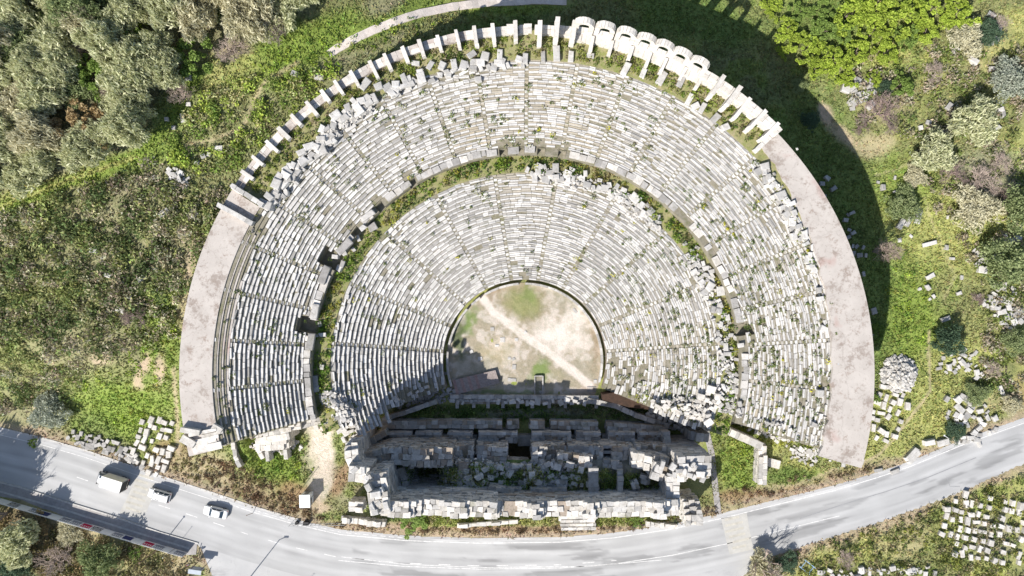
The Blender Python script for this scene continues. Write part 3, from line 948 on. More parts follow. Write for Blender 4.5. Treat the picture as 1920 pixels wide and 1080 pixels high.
seat_rows(upper, UR0, UD, UZ, UH, UN, lambda r: U_A0 + .3 + random.uniform(-.3, .3), lambda r: U_A1 - .6 + random.uniform(-.2, .2), UST, upper_skip, blen=(.8, 1.9))

# ledge slabs on top of the walkway wall
LB = Blocks()
t = U_A0 + 1
while t < U_A1 - 1:
    L = random.uniform(.8, 1.9); d = L / 36.7 * 57.3
    tm = t + d / 2
    op = any(abs(tm - a) < (w / 2 + .6) / 37 * 57.3 for a, w, dd in OPEN_BIG) or any(abs(tm - a) < 1.1 / 37 * 57.3 for a in OPEN_SMALL)
    if not op and random.random() < (.95 if tm > 45 else .8):
        LB.box(pt(36.72 + random.gauss(0, .06), tm + random.gauss(0, .05), UZ + .10 + random.uniform(-.05, .05)), (random.uniform(.9, 1.2), L * .93, .3), R(tm + random.gauss(0, 1.5)), random.choice([0, 1, 1]), jit=.07)
    t += d
for k in range(120):   # blocks of the wall face below the ledge
    tm = random.uniform(U_A0, U_A1)
LB.emit(upper, [M['wall_pale'], M['grey_block']], 'ledge_slab')

# concrete rim walkways with their smooth inner steps on the left
def rim_walk(a0, a1, r0f, r1, z, par, name='rim_walkway'):
    V = []; Fs = []
    P0 = Vector(par.location)
    ts = list(np.linspace(a0, a1, int(abs(a1 - a0) / 1.0) + 2))
    for tt in ts:
        ri = r0f(tt)
        V += [tuple(pt(ri, tt, z) - P0), tuple(pt(r1, tt, z) - P0), tuple(pt(ri, tt, z - .6) - P0), tuple(pt(r1, tt, z - .6) - P0)]
    for i in range(len(ts) - 1):
        a, b = 4 * i, 4 * i + 4
        Fs += [[a, a + 1, b + 1, b], [a + 2, a, b, b + 2], [a + 1, a + 3, b + 3, b + 1]]
    Fs += [[0, 2, 3, 1], [4 * (len(ts) - 1) + q for q in (0, 1, 3, 2)]]
    return mesh_obj(name, V, Fs, M['concrete'], None, par)
def rr_right(t):
    return float(np.interp(t, [-16, 5, 30, 43], [47.9, 48.3, 49.8, 51.5])) + .15 * math.sin(t * 1.3) + random.uniform(-.1, .1)
rim_walk(U_A0 - 1.2, 44.2, rr_right, 54.9, RIM + .13, upper)
rim_walk(148.0, U_A1 + .2, lambda t: 49.72, 54.9, RIM + .13, upper)
for i in range(3):
    a0 = 160 if i == 2 else 152
    rim_walk(a0 + i, [192.8, 189.5, 186.5][i], lambda t, i=i: 49.72 - .72 * (i + 1), 49.72 - .72 * i + .02, RIM + .13 - .36 * (i + 1), upper, 'concrete_step')
# lower left platform
LP = Blocks()
for a, b, sx, sy, zz, rz in [(362, 806, .8, 3.0, 1.0, 80), (356, 826, 1.2, 2.4, .7, 60), (385, 836, 4.0, 1.6, .10, 14), (400, 813, 3.4, .5, .35, 12), (390, 822, 3.8, .5, .35, 14), (398, 806, 2.0, .5, .7, 12), (372, 812, 2.5, .5, .6, 12), (410, 802, 1.6, .9, .6, -30), (404, 836, 2.2, 1.2, .2, 12)]:
    x, y, z = P(a, b, RIM)
    LP.box((x, y, RIM + .13 + zz / 2), (sx, sy, zz), R(rz), 0, jit=.06)
LP.emit(upper, [M['wall_pale']], 'platform_stone')
low = P(385, 836, RIM - .3)

# ------------------------------------------------------------------ outer gallery: wall, piers, arches
gal = empty('outer_gallery', (AX, AY + 54, RIM), 'ruined gallery along the top edge with radial piers and seven pale arches', 'ruined gallery')
G0 = Vector(gal.location)
GSH = .75
pier_a = [147.5 - 3.06 * k for k in range(18)] + [91.7, 87.8, 85.4, 82.5, 79.1, 75.7, 72.2, 69.0, 66.0, 62.9, 59.7, 56.9, 53.9, 51.0, 47.9, 45.3]
PB = Blocks()
def pier(a, r0, r1, w, h):
    r0 += random.uniform(-.25, .55); h *= random.uniform(.65, 1.15); w *= random.uniform(.85, 1.2); a += random.uniform(-.25, .25)
    # a pier is a stack of long blocks
    z = RIM; k = 0
    while z < RIM + h - .1:
        hh = min(.62, RIM + h - z)
        shrink = .0 if z < RIM + h * .55 else random.uniform(.0, .5)
        L = r1 - r0 - shrink
        PB.box(pt(r1 - L / 2, a, z + hh / 2), (L, w * random.uniform(.92, 1.04), hh * .98), R(a + random.uniform(-.6, .6)), 0, prio=(10 if z + hh > RIM + h - .2 else 1) + random.random(), jit=.05)
        z += hh
for k, a in enumerate(pier_a):
    if k < 8: pier(a, 53.2, 55.75, .6, 1.0 + .3 * random.random())
    elif k < 18: pier(a, 52.8, 55.75, .58, 1.7 + .4 * random.random())
    elif k < 22: pier(a, 52.4, 55.8, .7, [3.0, 3.2, 4.8, 4.0][k - 18])
    elif k < 29:
        pier(a, 52.4, 54.6, .55, 1.6 + .8 * random.random())
    else: pier(a, 51.8 if k < 32 else 52.2, 55.8, .65, [4.2, 4.8, 4.2, 3.0, 2.8][k - 29])
PB.emit(gal, [M['arcade']], 'pier_block')
# outer wall between the piers
WB = Blocks()
def wall_h(a):
    if a > 123: return .45
    if a > 93: return .7
    if a > 82: return 1.5
    if a > 59.7: return 0
    return 2.6
for layer in range(6):
    t = 44.0
    while t < 148:
        L = random.uniform(.9, 1.7); d = L / 55 * 57.3
        tm = t + d / 2
        h = wall_h(tm)
        z = RIM + layer * .55
        if z < RIM + h - .05 and not (85 < tm < 95 and random.random() < .35):
            hh = min(.55, RIM + h - z)
            for rr, ww in ((54.55, .75), (55.25, .65)):
                WB.box(pt(rr, tm, z + hh / 2), (ww * .97, L * .96, hh), R(tm), 1 if (tm > 100 and random.random() < .75) else 0, prio=(5 if z + hh > RIM + h - .1 else 0) + random.random(), jit=.03)
        t += d
WB.emit(gal, [M['arcade'], M['concrete']], 'wall_stone')
# arches
def arch(a, w=2.95):
    mb = MB()
    def q(u, r, z):     # u sideways metres
        return tuple(pt(r, a + u / 54.9 * 57.3, z) - G0)
    ow = .80                                   # half opening
    def slab(u0, u1, z0, z1, rr0, rr1):
        j = lambda: random.uniform(-.03, .03)
        V = [q(u0 + j(), rr0 + j(), z0), q(u1 + j(), rr0 + j(), z0), q(u1 + j(), rr1, z0), q(u0 + j(), rr1, z0), q(u0 + j(), rr0 + j(), z1 + j()), q(u1 + j(), rr0 + j(), z1 + j()), q(u1, rr1, z1), q(u0, rr1, z1)]
        mb.add(V, [f[::-1] for f in BOXF])
    def course(u0, u1, z0, z1, r0, r1):
        u = u0
        while u < u1 - .1:
            e = min(u + random.uniform(.7, 1.2), u1)
            if u1 - e < .3: e = u1
            slab(u + .01, e - .015, z0, z1 - .015, r0, r1); u = e
    for z in (RIM, RIM + .6): course(-w / 2 - .1, w / 2 + .1, z, z + .6, 53.7, 55.5)
    z = RIM + 1.2
    while z < RIM + 2.0: course(-w / 2 - .1, w / 2 + .1, z, z + .45, 54.75, 55.5); z += .45
    zs = RIM + 4.4
    while z < zs - .05:
        h = min(.5, zs - z)
        course(-w / 2 - .1, -ow, z, z + h, 54.72, 55.55); course(ow, w / 2 + .1, z, z + h, 54.72, 55.55); z += h
    n = 9
    for i in range(n):
        a0, a1 = PI * i / n, PI * (i + 1) / n - .03
        V = []
        for rr in (54.7, 55.6):
            for (aa, rad) in ((a0, 1), (a1, 1), (a1, 0), (a0, 0)):
                ru = (w / 2 + .02) if rad else ow
                rz_ = 1.5 if rad else .72
                jj = random.uniform(-.07, .07) if rad else 0
                V.append(q(math.cos(aa) * (ru + jj), rr, zs + math.sin(aa) * (rz_ + jj)))
        mb.add(V, [[0, 1, 2, 3], [7, 6, 5, 4], [0, 4, 5, 1], [1, 5, 6, 2], [2, 6, 7, 3], [3, 7, 4, 0]])
    return mb.build('arch', M['arcade'], gal)
for a in (80.8, 77.4, 73.9, 70.6, 67.5, 64.45, 61.3): arch(a)
# two radial walls closing the gallery on the left, one on the right
EW = Blocks()
for a, r0, r1, h in ((147.3, 49.8, 55.8, 1.3), (151.2, 49.9, 56.2, 1.0), (44.4, 50.8, 55.6, 1.2)):
    r = r0
    while r < r1 - .3:
        L = min(random.uniform(1, 1.8), r1 - r)
        EW.box(pt(r + L / 2, a, RIM + h / 2), (L * .97, .7, h), R(a), 0, jit=.05)
        r += L
EW.emit(gal, [M['white_block']], 'end_wall_stone')

GSH = 0.0
# ------------------------------------------------------------------ low wall around the orchestra
bar = empty('orchestra_parapet', (AX, AY, 0), 'low white marble parapet curving around the edge of the orchestra', 'parapet')
BB = Blocks()
t = -16.0
while t < 197:
    L = random.uniform(1.0, 1.6); d = L / 14.4 * 57.3
    tm = t + d / 2
    if not (89.5 < tm < 92.5) and random.random() < .96:
        BB.box(pt(14.4, tm, .55), (.38, L * .97, 1.1 + random.uniform(-.05, .05)), R(tm), 0, jit=.025)
    t += d
BB.emit(bar, [M['white_block']], 'parapet_slab')
def wall_px(B, px_pts, width, z0, z1, mats=(0,), course=.5, blen=1.1, ruin=.6, across=1, jit=.05, core=None, seed=1):
    """masonry wall whose TOP runs along photo points px_pts at height z1"""
    pts = [Vector(P(a, b, z1)[:2]) for a, b in px_pts]
    tot = 0
    for a, b in zip(pts, pts[1:]):
        L = (b - a).length; d = (b - a) / L; ang = math.atan2(d.y, d.x); n = Vector((-d.y, d.x))
        if core is not None:
            c = (a + b) / 2
            core.box((c.x, c.y, (z0 + z1 - ruin - .35) / 2), (L, width * .9, z1 - ruin - .35 - z0), ang, 0, jit=0)
        nc = max(1, int(round((z1 - z0) / course)))
        vis = nc if nc * course < 6 else int(6 / course)     # joints below are never seen from above
        for k in range(nc - 1, -1, -1):
            z = z0 + (z1 - z0) * k / nc; hh = (z1 - z0) / nc
            bl = blen if k > nc - 12 else blen * 2.2
            for w in range(across):
                off = (w - (across - 1) / 2) * width / across
                s = -random.uniform(0, .4)
                while s < L - .1:
                    l = random.uniform(.65, 1.35) * bl
                    e = min(s + l, L + .15)
                    if e - s < .25: s = e; continue
                    m = (s + e) / 2
                    topz = z1 - ruin * (2 * float(vnoise((tot + m) / 2.2, seed * 7.7, seed)) - .4)
                    if z + hh * .5 <= topz:
                        c = a + d * m + n * off
                        B.box((c.x, c.y, z + hh / 2), ((e - s) * .965, width / across * .97, hh * .97), ang, random.choice(mats), prio=(3 if k >= nc - 2 else 0) + (e - s) + random.random() * .3, jit=jit, tilt=.02)
                    s = e
        tot += L

# ------------------------------------------------------------------ stage building
stage = empty('stage_building', P(1000, 880, 0), 'tall ruined stage building of stone blocks between the orchestra and the road', 'ruined building')
SB = Blocks(); CR = MB()
SM = [M['wall_stone'], M['wall_pale'], M['grey_block'], M['white_block'], M['mortar']]
# south wall
wall_px(SB, [(716, 955), (860, 959), (930, 960)], 2.6, 0, 20.0, (1, 1, 3, 0), .55, 1.1, 1.5, 3, .12, CR, 11)
wall_px(SB, [(930, 960), (1000, 961), (1275, 958)], 2.6, 0, 18.4, (1, 1, 3, 0), .55, 1.1, 1.5, 3, .12, CR, 1)
wall_px(SB, [(850, 938), (1250, 942)], 1.6, 6, 14.6, (0, 4, 4), .5, 1.3, .6, 1, .07, None, 2)
wall_px(SB, [(920, 922), (975, 930)], 1.7, 6, 13.0, (2, 0), .6, 1.2, 1.2, 2, .16, None, 53)
wall_px(SB, [(998, 928), (1062, 928)], 1.7, 6, 13.0, (2, 2, 0), .6, 1.2, 1.0, 1, .1, None, 3)
wall_px(SB, [(765, 922), (852, 926)], 1.3, 6, 13.0, (2, 0), .6, 1.4, 1.0, 1, .1, None, 4)
# south west tower
wall_px(SB, [(704, 893), (708, 925), (712, 965)], 3.2, 0, 21.0, (1, 3, 0), .55, 1.1, 1.1, 3, .1, CR, 5)
wall_px(SB, [(652, 890), (690, 893)], 2.6, 0, 19.5, (3, 3, 1), .6, 1.3, 1.0, 2, .1, CR, 6)
wall_px(SB, [(655, 838), (658, 862), (668, 880)], 2.2, 0, 17, (1, 3), .6, 1.2, 1.2, 2, .1, CR, 7)
wall_px(SB, [(672, 872), (720, 860), (775, 858), (845, 862)], 3.0, 0, 14.0, (0, 4, 0), .55, 1.0, 1.6, 3, .14, CR, 8)
wall_px(SB, [(740, 885), (750, 925)], 3.2, 0, 12.0, (0, 2), .6, 1.1, 1.8, 3, .14, CR, 9)
wall_px(SB, [(655, 850), (720, 815)], 1.2, 0, 7.0, (0,), .55, 1.1, 1.2, 1, .1, CR, 10)
# scene front wall, with the rough core behind it
for x0, x1 in ((775, 838), (846, 886), (895, 950), (1000, 1060), (1068, 1130), (1150, 1188), (1196, 1290)):
    wall_px(SB, [(x0, 851), (x1, 852)], 2.4, 0, 9.6, (0, 4, 2, 1, 0), .5, 1.0, 1.5, 3, .13, CR, x0 % 50)
# podium and its projecting bases
wall_px(SB, [(716, 797), (940, 797)], 1.5, 0, 3.2, (0, 0, 4), .5, 1.2, .4, 2, .05, CR, 12)
wall_px(SB, [(952, 797), (972, 797)], 1.5, 0, 3.2, (0, 4), .5, 1.2, .4, 2, .05, CR, 13)
wall_px(SB, [(995, 797), (1020, 797)], 1.5, 0, 3.2, (0, 4), .5, 1.2, .4, 2, .05, CR, 14)
wall_px(SB, [(1034, 798), (1120, 799)], 1.5, 0, 3.2, (0, 0, 4), .5, 1.2, .4, 2, .05, CR, 15)
wall_px(SB, [(1140, 800), (1240, 806)], 1.5, 0, 3.2, (0, 0, 4), .5, 1.2, .4, 2, .05, CR, 16)
for x0, x1 in ((722, 770), (781, 826), (843, 884), (899, 969), (1000, 1070), (1083, 1126), (1144, 1189), (1201, 1248)):
    wall_px(SB, [(x0, 821), (x1, 821.5)], 2.1, 0, 4.6, (2, 3, 3), .55, 1.3, .8, 2, .05, CR, x0 % 40)
    wall_px(SB, [(x0, 813), (x1, 813.5)], .5, 4.6, 5.2, (2, 3), .5, 1.5, .2, 1, .04, None, x0 % 33)
for xd, w in ((835, 8), (890, 9), (984, 26), (1076, 9), (1135, 12), (1195, 9)):
    x, y, z = P(xd, 826, 2.2)
    SB.box((x, y, 1.1), (w / 10.0, 2.0, 2.2), 0, 0, jit=.05)
# cross walls
wall_px(SB, [(868, 872), (866, 932)], 1.9, 0, 12.0, (0, 2), .55, 1.1, 1.4, 2, .1, CR, 20)
wall_px(SB, [(1113, 882), (1113, 927)], 1.7, 0, 12.5, (2, 2), .55, .9, .3, 1, .05, CR, 21)
wall_px(SB, [(1164, 876), (1163, 925)], 1.0, 0, 12, (2, 0), .55, .9, .8, 1, .07, CR, 22)
wall_px(SB, [(1048, 862), (1110, 868)], 2.0, 0, 11.0, (1, 4, 1), .5, .8, 1.2, 2, .15, CR, 23)
for pts_, w_, z_ in (([(905, 878), (903, 905)], 1.2, 11.0), ([(940, 876), (990, 880)], 1.1, 11.2), ([(1010, 905), (1062, 908)], 1.2, 11.0), ([(955, 905), (985, 912)], 1.3, 10.8), ([(770, 872), (830, 870)], 1.2, 11.5), ([(835, 885), (838, 915)], 1.1, 10.5), ([(1075, 880), (1078, 905)], 1.0, 10.8), ([(1135, 872), (1160, 874)], 1.4, 11.2), ([(1190, 905), (1198, 930)], 1.2, 12.0), ([(1020, 872), (1022, 895)], 1.1, 10.6)):
    wall_px(SB, pts_, w_, 5, z_, (2, 1, 0, 3), .5, .9, 1.2, 2, .13, None, int(pts_[0][0]) % 60)
# niche marble box beside the east door
wall_px(SB, [(1130, 838), (1152, 838)], .5, 3, 8.5, (2, 3), .8, 1.3, .1, 1, .04, None, 24)
wall_px(SB, [(1130, 848), (1152, 848)], .5, 3, 8.5, (3,), .8, 1.3, .1, 1, .04, None, 25)
# south east tower
wall_px(SB, [(1192, 868), (1200, 868), (1255, 876)], 2.6, 0, 13.5, (1, 1, 0), .55, 1.1, 1.8, 2, .14, CR, 30)
wall_px(SB, [(1228, 885), (1262, 898)], 2.6, 0, 15.5, (1, 3), .6, 1.1, 1.3, 2, .12, CR, 31)
wall_px(SB, [(1262, 898), (1262, 955)], 2.2, 0, 16.0, (3, 1), .6, 1.2, .8, 2, .08, CR, 32)
wall_px(SB, [(1275, 876), (1335, 875)], 3.4, 0, 17.0, (1, 0, 3), .55, 1.2, 1.2, 3, .1, CR, 33)
wall_px(SB, [(1272, 892), (1335, 892)], 2.2, 0, 16.4, (3, 1), .6, 1.2, 1.8, 2, .12, CR, 34)
wall_px(SB, [(1296, 818), (1330, 822)], 1.6, 0, 6.5, (2, 0), .55, 1.2, .8, 1, .08, CR, 35)
wall_px(SB, [(1250, 812), (1256, 855)], 1.2, 0, 7.0, (0, 2), .55, 1.1, 1.0, 1, .1, CR, 36)
wall_px(SB, [(1300, 945), (1302, 985)], 3.0, 0, 8.5, (1, 3), .6, 1.0, 1.6, 3, .12, CR, 37)
wall_px(SB, [(1205, 900), (1222, 905)], 1.6, 0, 12, (1,), .6, 1.0, 1.6, 2, .12, CR, 38)
# small annexe on the west and footings on the south side
wall_px(SB, [(655, 952), (678, 952)], 1.8, 0, 4.0, (3, 1), .6, 1.1, .6, 2, .1, CR, 40)
wall_px(SB, [(640, 978), (720, 985)], 1.0, 0, 2.2, (3, 1), .5, .9, .9, 1, .12, None, 41)
wall_px(SB, [(860, 988), (970, 980)], .7, 0, 1.4, (1, 3), .4, 1.4, .5, 1, .08, None, 42)
for i in range(4):
    wall_px(SB, [(1050 + i * 2, 971 + i * 7), (1116, 970 + i * 7)], .55, 0, 2.2 - i * .45, (3, 1), .4, 1.2, .1, 1, .05, None, 43 + i)
wall_px(SB, [(1215, 985), (1270, 990)], .8, 0, 1.6, (1, 3), .5, 1.0, .7, 1, .12, None, 48)
core_o = None
SB.emit(stage, SM, 'stone_block', 300, 'stone_blocks')
cv = np.array(CR.v) - np.array(stage.location)
mesh_obj('rubble_core', cv, CR.f, M['mortar'], None, stage)

# floor of rubble earth inside
def patch_grid(name, x0, y0, x1, y1, zf, mat, colf=None, step=.4, kind=None, parent=None):
    xs = np.arange(x0, x1, step); ys = np.arange(y0, y1, step)
    X, Y = np.meshgrid(xs, ys, indexing='ij')
    Z = zf(X.ravel(), Y.ravel())
    n, m = X.shape
    idx = np.arange(n * m).reshape(n, m)
    Fq = np.stack([idx[:-1, :-1], idx[1:, :-1], idx[1:, 1:], idx[:-1, 1:]], -1).reshape(-1, 4)
    c = None
    if colf: c = colf(X.ravel(), Y.ravel())
    o = fast_mesh(name, np.stack([X.ravel(), Y.ravel(), Z], -1), Fq, mat, col=c)
    if kind: tag(o, kind=kind)
    return o
def rub_z(x, y):
    px = 960 + x * 10.75; py = 540 - y * 10.75
    z = 7.6 + 3.0 * fbm(x / 4, y / 3, 31) + 1.2 * fbm(x / 1.2, y / 1.2, 32)
    pit = (1 - sstep(.6, 1.2, np.sqrt(((px - 800) / 34) ** 2 + ((py - 890) / 20) ** 2)))
    z = z * (1 - pit * .6)
    pit2 = (1 - sstep(.6, 1.2, np.sqrt(((px - 1280) / 30) ** 2 + ((py - 850) / 40) ** 2)))
    return z * (1 - pit2 * .7)
def rub_c(x, y):
    f = fbm(x / 2.2, y / 2.2, 35)[:, None]
    a = np.array((.36, .34, .285)); b = np.array((.15, .20, .065))
    return a + (b - a) * sstep(.42, .6, f)
x0, y1_, _ = P(735, 856, 8.5); x1, y0_, _ = P(1262, 932, 8.5)
patch_grid('rubble_floor', x0, y0_, x1, y1_, rub_z, M['ground'], rub_c, .4, 'structure')

# ------------------------------------------------------------------ pulpitum, parodos and other low walls
def low_wall(name, label, cat, segs, mats=None, group=None):
    o = empty(name, P(segs[0][0][0][0], segs[0][0][0][1], 0), label, cat, group)
    B = Blocks()
    for i, (pts, w, z0, z1, mm, ruin, across) in enumerate(segs):
        wall_px(B, pts, w, z0, z1, mm, .5, 1.2, ruin, across, .05, None, 60 + i)
    B.emit(o, SM, 'stone_block', 300)
    return o
low_wall('pulpitum_wall', 'low marble block wall along the straight south side of the orchestra', 'low wall',
         [([(845, 744), (1122, 746)], .75, 0, 1.3, (2, 2, 0), .15, 1), ([(845, 751), (1122, 752)], .5, 0, 1.0, (3, 2, 2), .4, 1)] +
         [([(x, 750), (x, 764)], .6, 0, .8, (2, 0), .1, 1) for x in (857, 888, 915, 943, 971, 998, 1030, 1060, 1118)])
low_wall('parodos_wall', 'slanting block wall from the west wing down to the orchestra edge', 'low wall',
         [([(720, 787), (770, 770), (818, 753)], .85, 0, 2.4, (2, 2, 0), .2, 1)])
low_wall('parodos_wall', 'slanting block wall curving from the orchestra towards the east wing', 'low wall',
         [([(1105, 752), (1155, 762), (1190, 778), (1240, 795)], .95, 0, 2.4, (2, 3), .4, 1)])
low_wall('court_wall', 'angled pale stone wall enclosing the small grass court by the east wing', 'low wall',
         [([(1372, 812), (1430, 838)], 1.3, 0, 7, (1, 3), .4, 1), ([(1432, 838), (1430, 908)], 1.5, 0, 3.2, (3, 1), .7, 2), ([(1442, 868), (1466, 874)], 1.6, 0, 1.2, (3, 1), .6, 1),
          ([(1436, 800), (1490, 820), (1545, 842), (1618, 866)], .9, 0, 9, (1, 3), .3, 1)])
low_wall('wing_end_wall', 'stepped pale block footing under the west wing of the theatre', 'low wall',
         [([(425, 812), (500, 806), (560, 800), (604, 790), (650, 775)], 1.3, 0, 12, (0, 1, 2), 1.4, 2), ([(478, 822), (540, 812)], 2.4, 0, 6.0, (1, 3), .5, 2), ([(478, 838), (538, 832)], 2.0, 0, 4.5, (1, 1), .3, 2),
          ([(500, 850), (502, 864)], .7, 0, 2.5, (3,), .2, 1), ([(534, 846), (536, 860)], .7, 0, 2.5, (3,), .2, 1), ([(482, 845), (490, 860)], .8, 0, 3, (1,), .6, 1), ([(585, 785), (592, 806)], .8, 0, 7, (1,), .5, 1)])
low_wall('wall_stub', 'narrow pale wall stub running south from the west wing towards the road', 'low wall',
         [([(436, 832), (439, 860), (447, 876)], .75, 0, 2.6, (1, 3), .3, 1)])

# dark barrel of the west stair ramp
ramp = empty('stair_ramp', P(430, 820, 0), 'shaded stepped ramp beside the concrete platform of the west wing', 'steps')
for i in range(9):
    mb = MB()
    x, y, z = P(412 + i * 7, 820 - i * 1.4, 18 - i * 1.0)
    mb.box((0, 0, 0), (.75, 3.2 - i * .12, .6 + (18 - i) * .0), 0, jit=.04)
    o = mb.build('step', M['grey_block'], ramp); o.location = Vector((x, y, 16.8 - i * 1.15)) - Vector(ramp.location); o.rotation_euler = (0, 0, R(10))
mb = MB(); mb.prism([tuple(Vector(P(a, b, z)[:2]) - Vector(ramp.location).xy) for a, b, z in ((408, 806, 17), (470, 800, 7), (470, 826, 7), (410, 836, 17))], 0, 6.5)
mb.build('ramp_base', M['mortar'], ramp)

# ------------------------------------------------------------------ loose marble blocks
UNIT = []
for k in range(12):
    random.seed(100 + k)
    mb = MB()
    if k < 10:
        # slightly tapered, chipped block with one worn corner
        pts = []
        for dz in (-.5, .5):
            for dx, dy in ((-.5, -.5), (.5, -.5), (.5, .5), (-.5, .5)):
                q = .06 if k < 6 else .13
                pts.append((dx + random.uniform(-q, q), dy + random.uniform(-q, q), dz + random.uniform(-q, q) * .7))
        mb.add(pts, BOXF)
        # chip the top rim: small bevel by adding an inset top
        top = pts[4:]
        cx = sum(p[0] for p in top) / 4; cy = sum(p[1] for p in top) / 4
        ins = [(p[0] + (cx - p[0]) * .12, p[1] + (cy - p[1]) * .12, p[2] + .06) for p in top]
        b = len(mb.v); mb.v += ins
        mb.f[1] = [b, b + 1, b + 2, b + 3]
        for i in range(4): mb.f.append([4 + i, 4 + (i + 1) % 4, b + (i + 1) % 4, b + i]); mb.m.append(0)
    else:
        n = 10
        mb.add([(.5 * math.cos(2 * PI * i / n), .5 * math.sin(2 * PI * i / n), z) for z in (-.5, .5) for i in range(n)],
               [[i, (i + 1) % n, n + (i + 1) % n, n + i] for i in range(n)] + [list(range(n, 2 * n)), list(range(n - 1, -1, -1))])
    UNIT.append(mb)
UMESH = {}
def unit_mesh(k, mat):
    if (k, mat) not in UMESH:
        me = bpy.data.meshes.new('marble_block')
        me.from_pydata(UNIT[k].v, [], UNIT[k].f); me.materials.append(M[mat])
        UMESH[(k, mat)] = me
    return UMESH[(k, mat)]
LOOSE = []    # (size, x, y, z, sx, sy, sz, rx, ry, rz, variant, mat, cluster index)
CL = []
random.seed(5)
def lay(sz, x, y, z, dims, rot, var, mat, ci): LOOSE.append((sz, x, y, z, dims, rot, var, mat, ci))
def cluster(where, state, group, path, spread, n, smin, smax, mat='white_block', f=surf, lift=.0, align=None, elong=1.0, noun='block'):
    CL.append([where, state, group, noun])
    ci = len(CL) - 1
    pts = [Vector(p) for p in path]
    seg = [(b - a).length for a, b in zip(pts, pts[1:])] or [0]
    tot = sum(seg) or 1
    placed = []
    tries = 0
    while len(placed) < n and tries < n * 40:
        tries += 1
        if len(pts) > 1:
            d = random.uniform(0, tot); i = 0
            while i < len(seg) - 1 and d > seg[i]: d -= seg[i]; i += 1
            c = pts[i] + (pts[i + 1] - pts[i]) * (d / max(seg[i], 1e-6))
            tdir = math.atan2(-(pts[i + 1] - pts[i]).y, (pts[i + 1] - pts[i]).x)
        else: c = pts[0]; tdir = 0
        a = random.uniform(0, 2 * PI); rr = spread * math.sqrt(random.random())
        px, py = c.x + rr * math.cos(a), c.y + rr * math.sin(a)
        L = random.uniform(smin, smax) * .80 * (1 + (random.random() ** 3) * .6)
        if any(math.hypot(px - q[0], py - q[1]) < (L + q[2]) * 10 * .36 for q in placed): continue
        placed.append((px, py, L))
        x, y, z = PS(px, py, f)
        W = L * random.uniform(.5, .85) / elong; H = random.uniform(.5, .8) * min(1.2, L)
        rz = (tdir + random.choice([0, PI / 2]) + random.gauss(0, .3)) if align is None else align + random.gauss(0, .12)
        tl = random.gauss(0, .07)
        lay(L * W, x, y, z + H / 2 + lift + random.random() * lift - (.22 * H if f is T else .05), (L, W, H), (tl, random.gauss(0, .07), rz), random.choice(range(10)) if random.random() < .96 else random.choice([10, 11]), mat, ci)
def listed(where, state, group, items, mat='white_block', f=surf, noun='block'):
    """items: px, py, length m, width m, angle deg (picture, counter-clockwise)"""
    CL.append([where, state, group, noun]); ci = len(CL) - 1
    for px, py, L, W, an in items:
        H = .2 if 'orchestra' in group else min(.75, W * .8) * random.uniform(.85, 1.2)
        x, y, z = PS(px, py, f)
        lay(L * W * 1.6, x, y, z + H / 2 - .04, (L, W, H), (random.gauss(0, .04), random.gauss(0, .04), R(an + random.gauss(0, 3))), random.randrange(6), mat, ci)

def yard(where, state, group, cx, cy, ang, nx, ny, dx, dy, mat, skip=.12, rx=1.0):
    it = []
    ca, sa = math.cos(R(ang)), math.sin(R(ang))
    for i in range(nx):
        for j in range(ny):
            if random.random() < skip: continue
            u = (i - (nx - 1) / 2) * dx + random.gauss(0, 1.5); v = (j - (ny - 1) / 2) * dy + random.gauss(0, 1.5)
            if (u / (nx * dx / 2)) ** 2 + (v / (ny * dy / 2)) ** 2 > 1.25: continue
            it.append((cx + u * ca + v * sa, cy - u * sa + v * ca, random.uniform(.75, 1.5), random.uniform(.6, .95), ang + random.choice([0, 0, 90]) + random.gauss(0, 7)))
    listed(where, state, group, it, mat, T)
# rows of blocks at the top of the seats
listed('above the seats below the arches', 'upright slab', 'radial slabs along the top seat row',
       [(1043, 103, 2.4, 1.05, 88), (1070, 108, 1.7, .8, 85), (1018, 108, 1.8, .65, 90), (985, 112, 1.7, .8, 88), (1106, 107, 1.1, .75, -5), (1172, 131, 2.0, 1.0, 62), (1204, 140, 1.5, .8, 65), (1236, 153, 2.2, 1.05, 62), (1264, 168, 1.8, .9, 60),
        (1291, 188, 1.9, .8, 57), (1303, 200, 1.3, .9, 30), (1315, 204, 1.7, .75, 57), (1338, 224, 1.9, 1.0, 45), (1358, 240, 1.2, 1.0, 20), (1398, 262, 1.6, .8, 50), (1032, 67, 1.4, .9, 20), (1037, 77, .9, .6, -60), (1014, 70, 1.5, .7, 80), (967, 80, .9, .4, 0), (955, 72, 1.6, .8, 60)], noun='slab')
listed('above the seats below the slender piers', 'fallen block', 'fallen blocks by the slender piers',
       [(910, 108, 1.3, 1.2, 80), (937, 105, 2.0, .8, 88), (852, 123, 1.6, .9, -80), (870, 123, 1.4, 1.1, 75), (885, 104, 1.5, .9, 40), (890, 118, 1.3, .9, 0), (808, 124, 1.5, .8, 55), (830, 126, 1.3, 1.0, 70), (780, 120, 1.2, .7, 0), (788, 136, 1.1, .8, 10), (760, 153, 2.3, .9, -65), (768, 150, 1.2, .7, -70),
        (791, 148, 1.6, 1.2, -70), (745, 165, 1.4, 1.3, 60), (743, 160, 1.2, 1.0, 0), (711, 164, 1.3, 1.1, 25), (727, 165, 1.4, 1.0, 40), (686, 160, 2.0, 1.1, 60), (662, 148, 1.4, .9, 20), (897, 150, 1.1, .8, 5), (935, 118, 1.4, .8, 0)])
cluster('in the jumble above the upper left seats', 'tumbled block', 'tumbled blocks along the upper left edge', [(697, 188), (668, 202), (630, 242), (602, 270)], 17, 30, 1.1, 1.8)
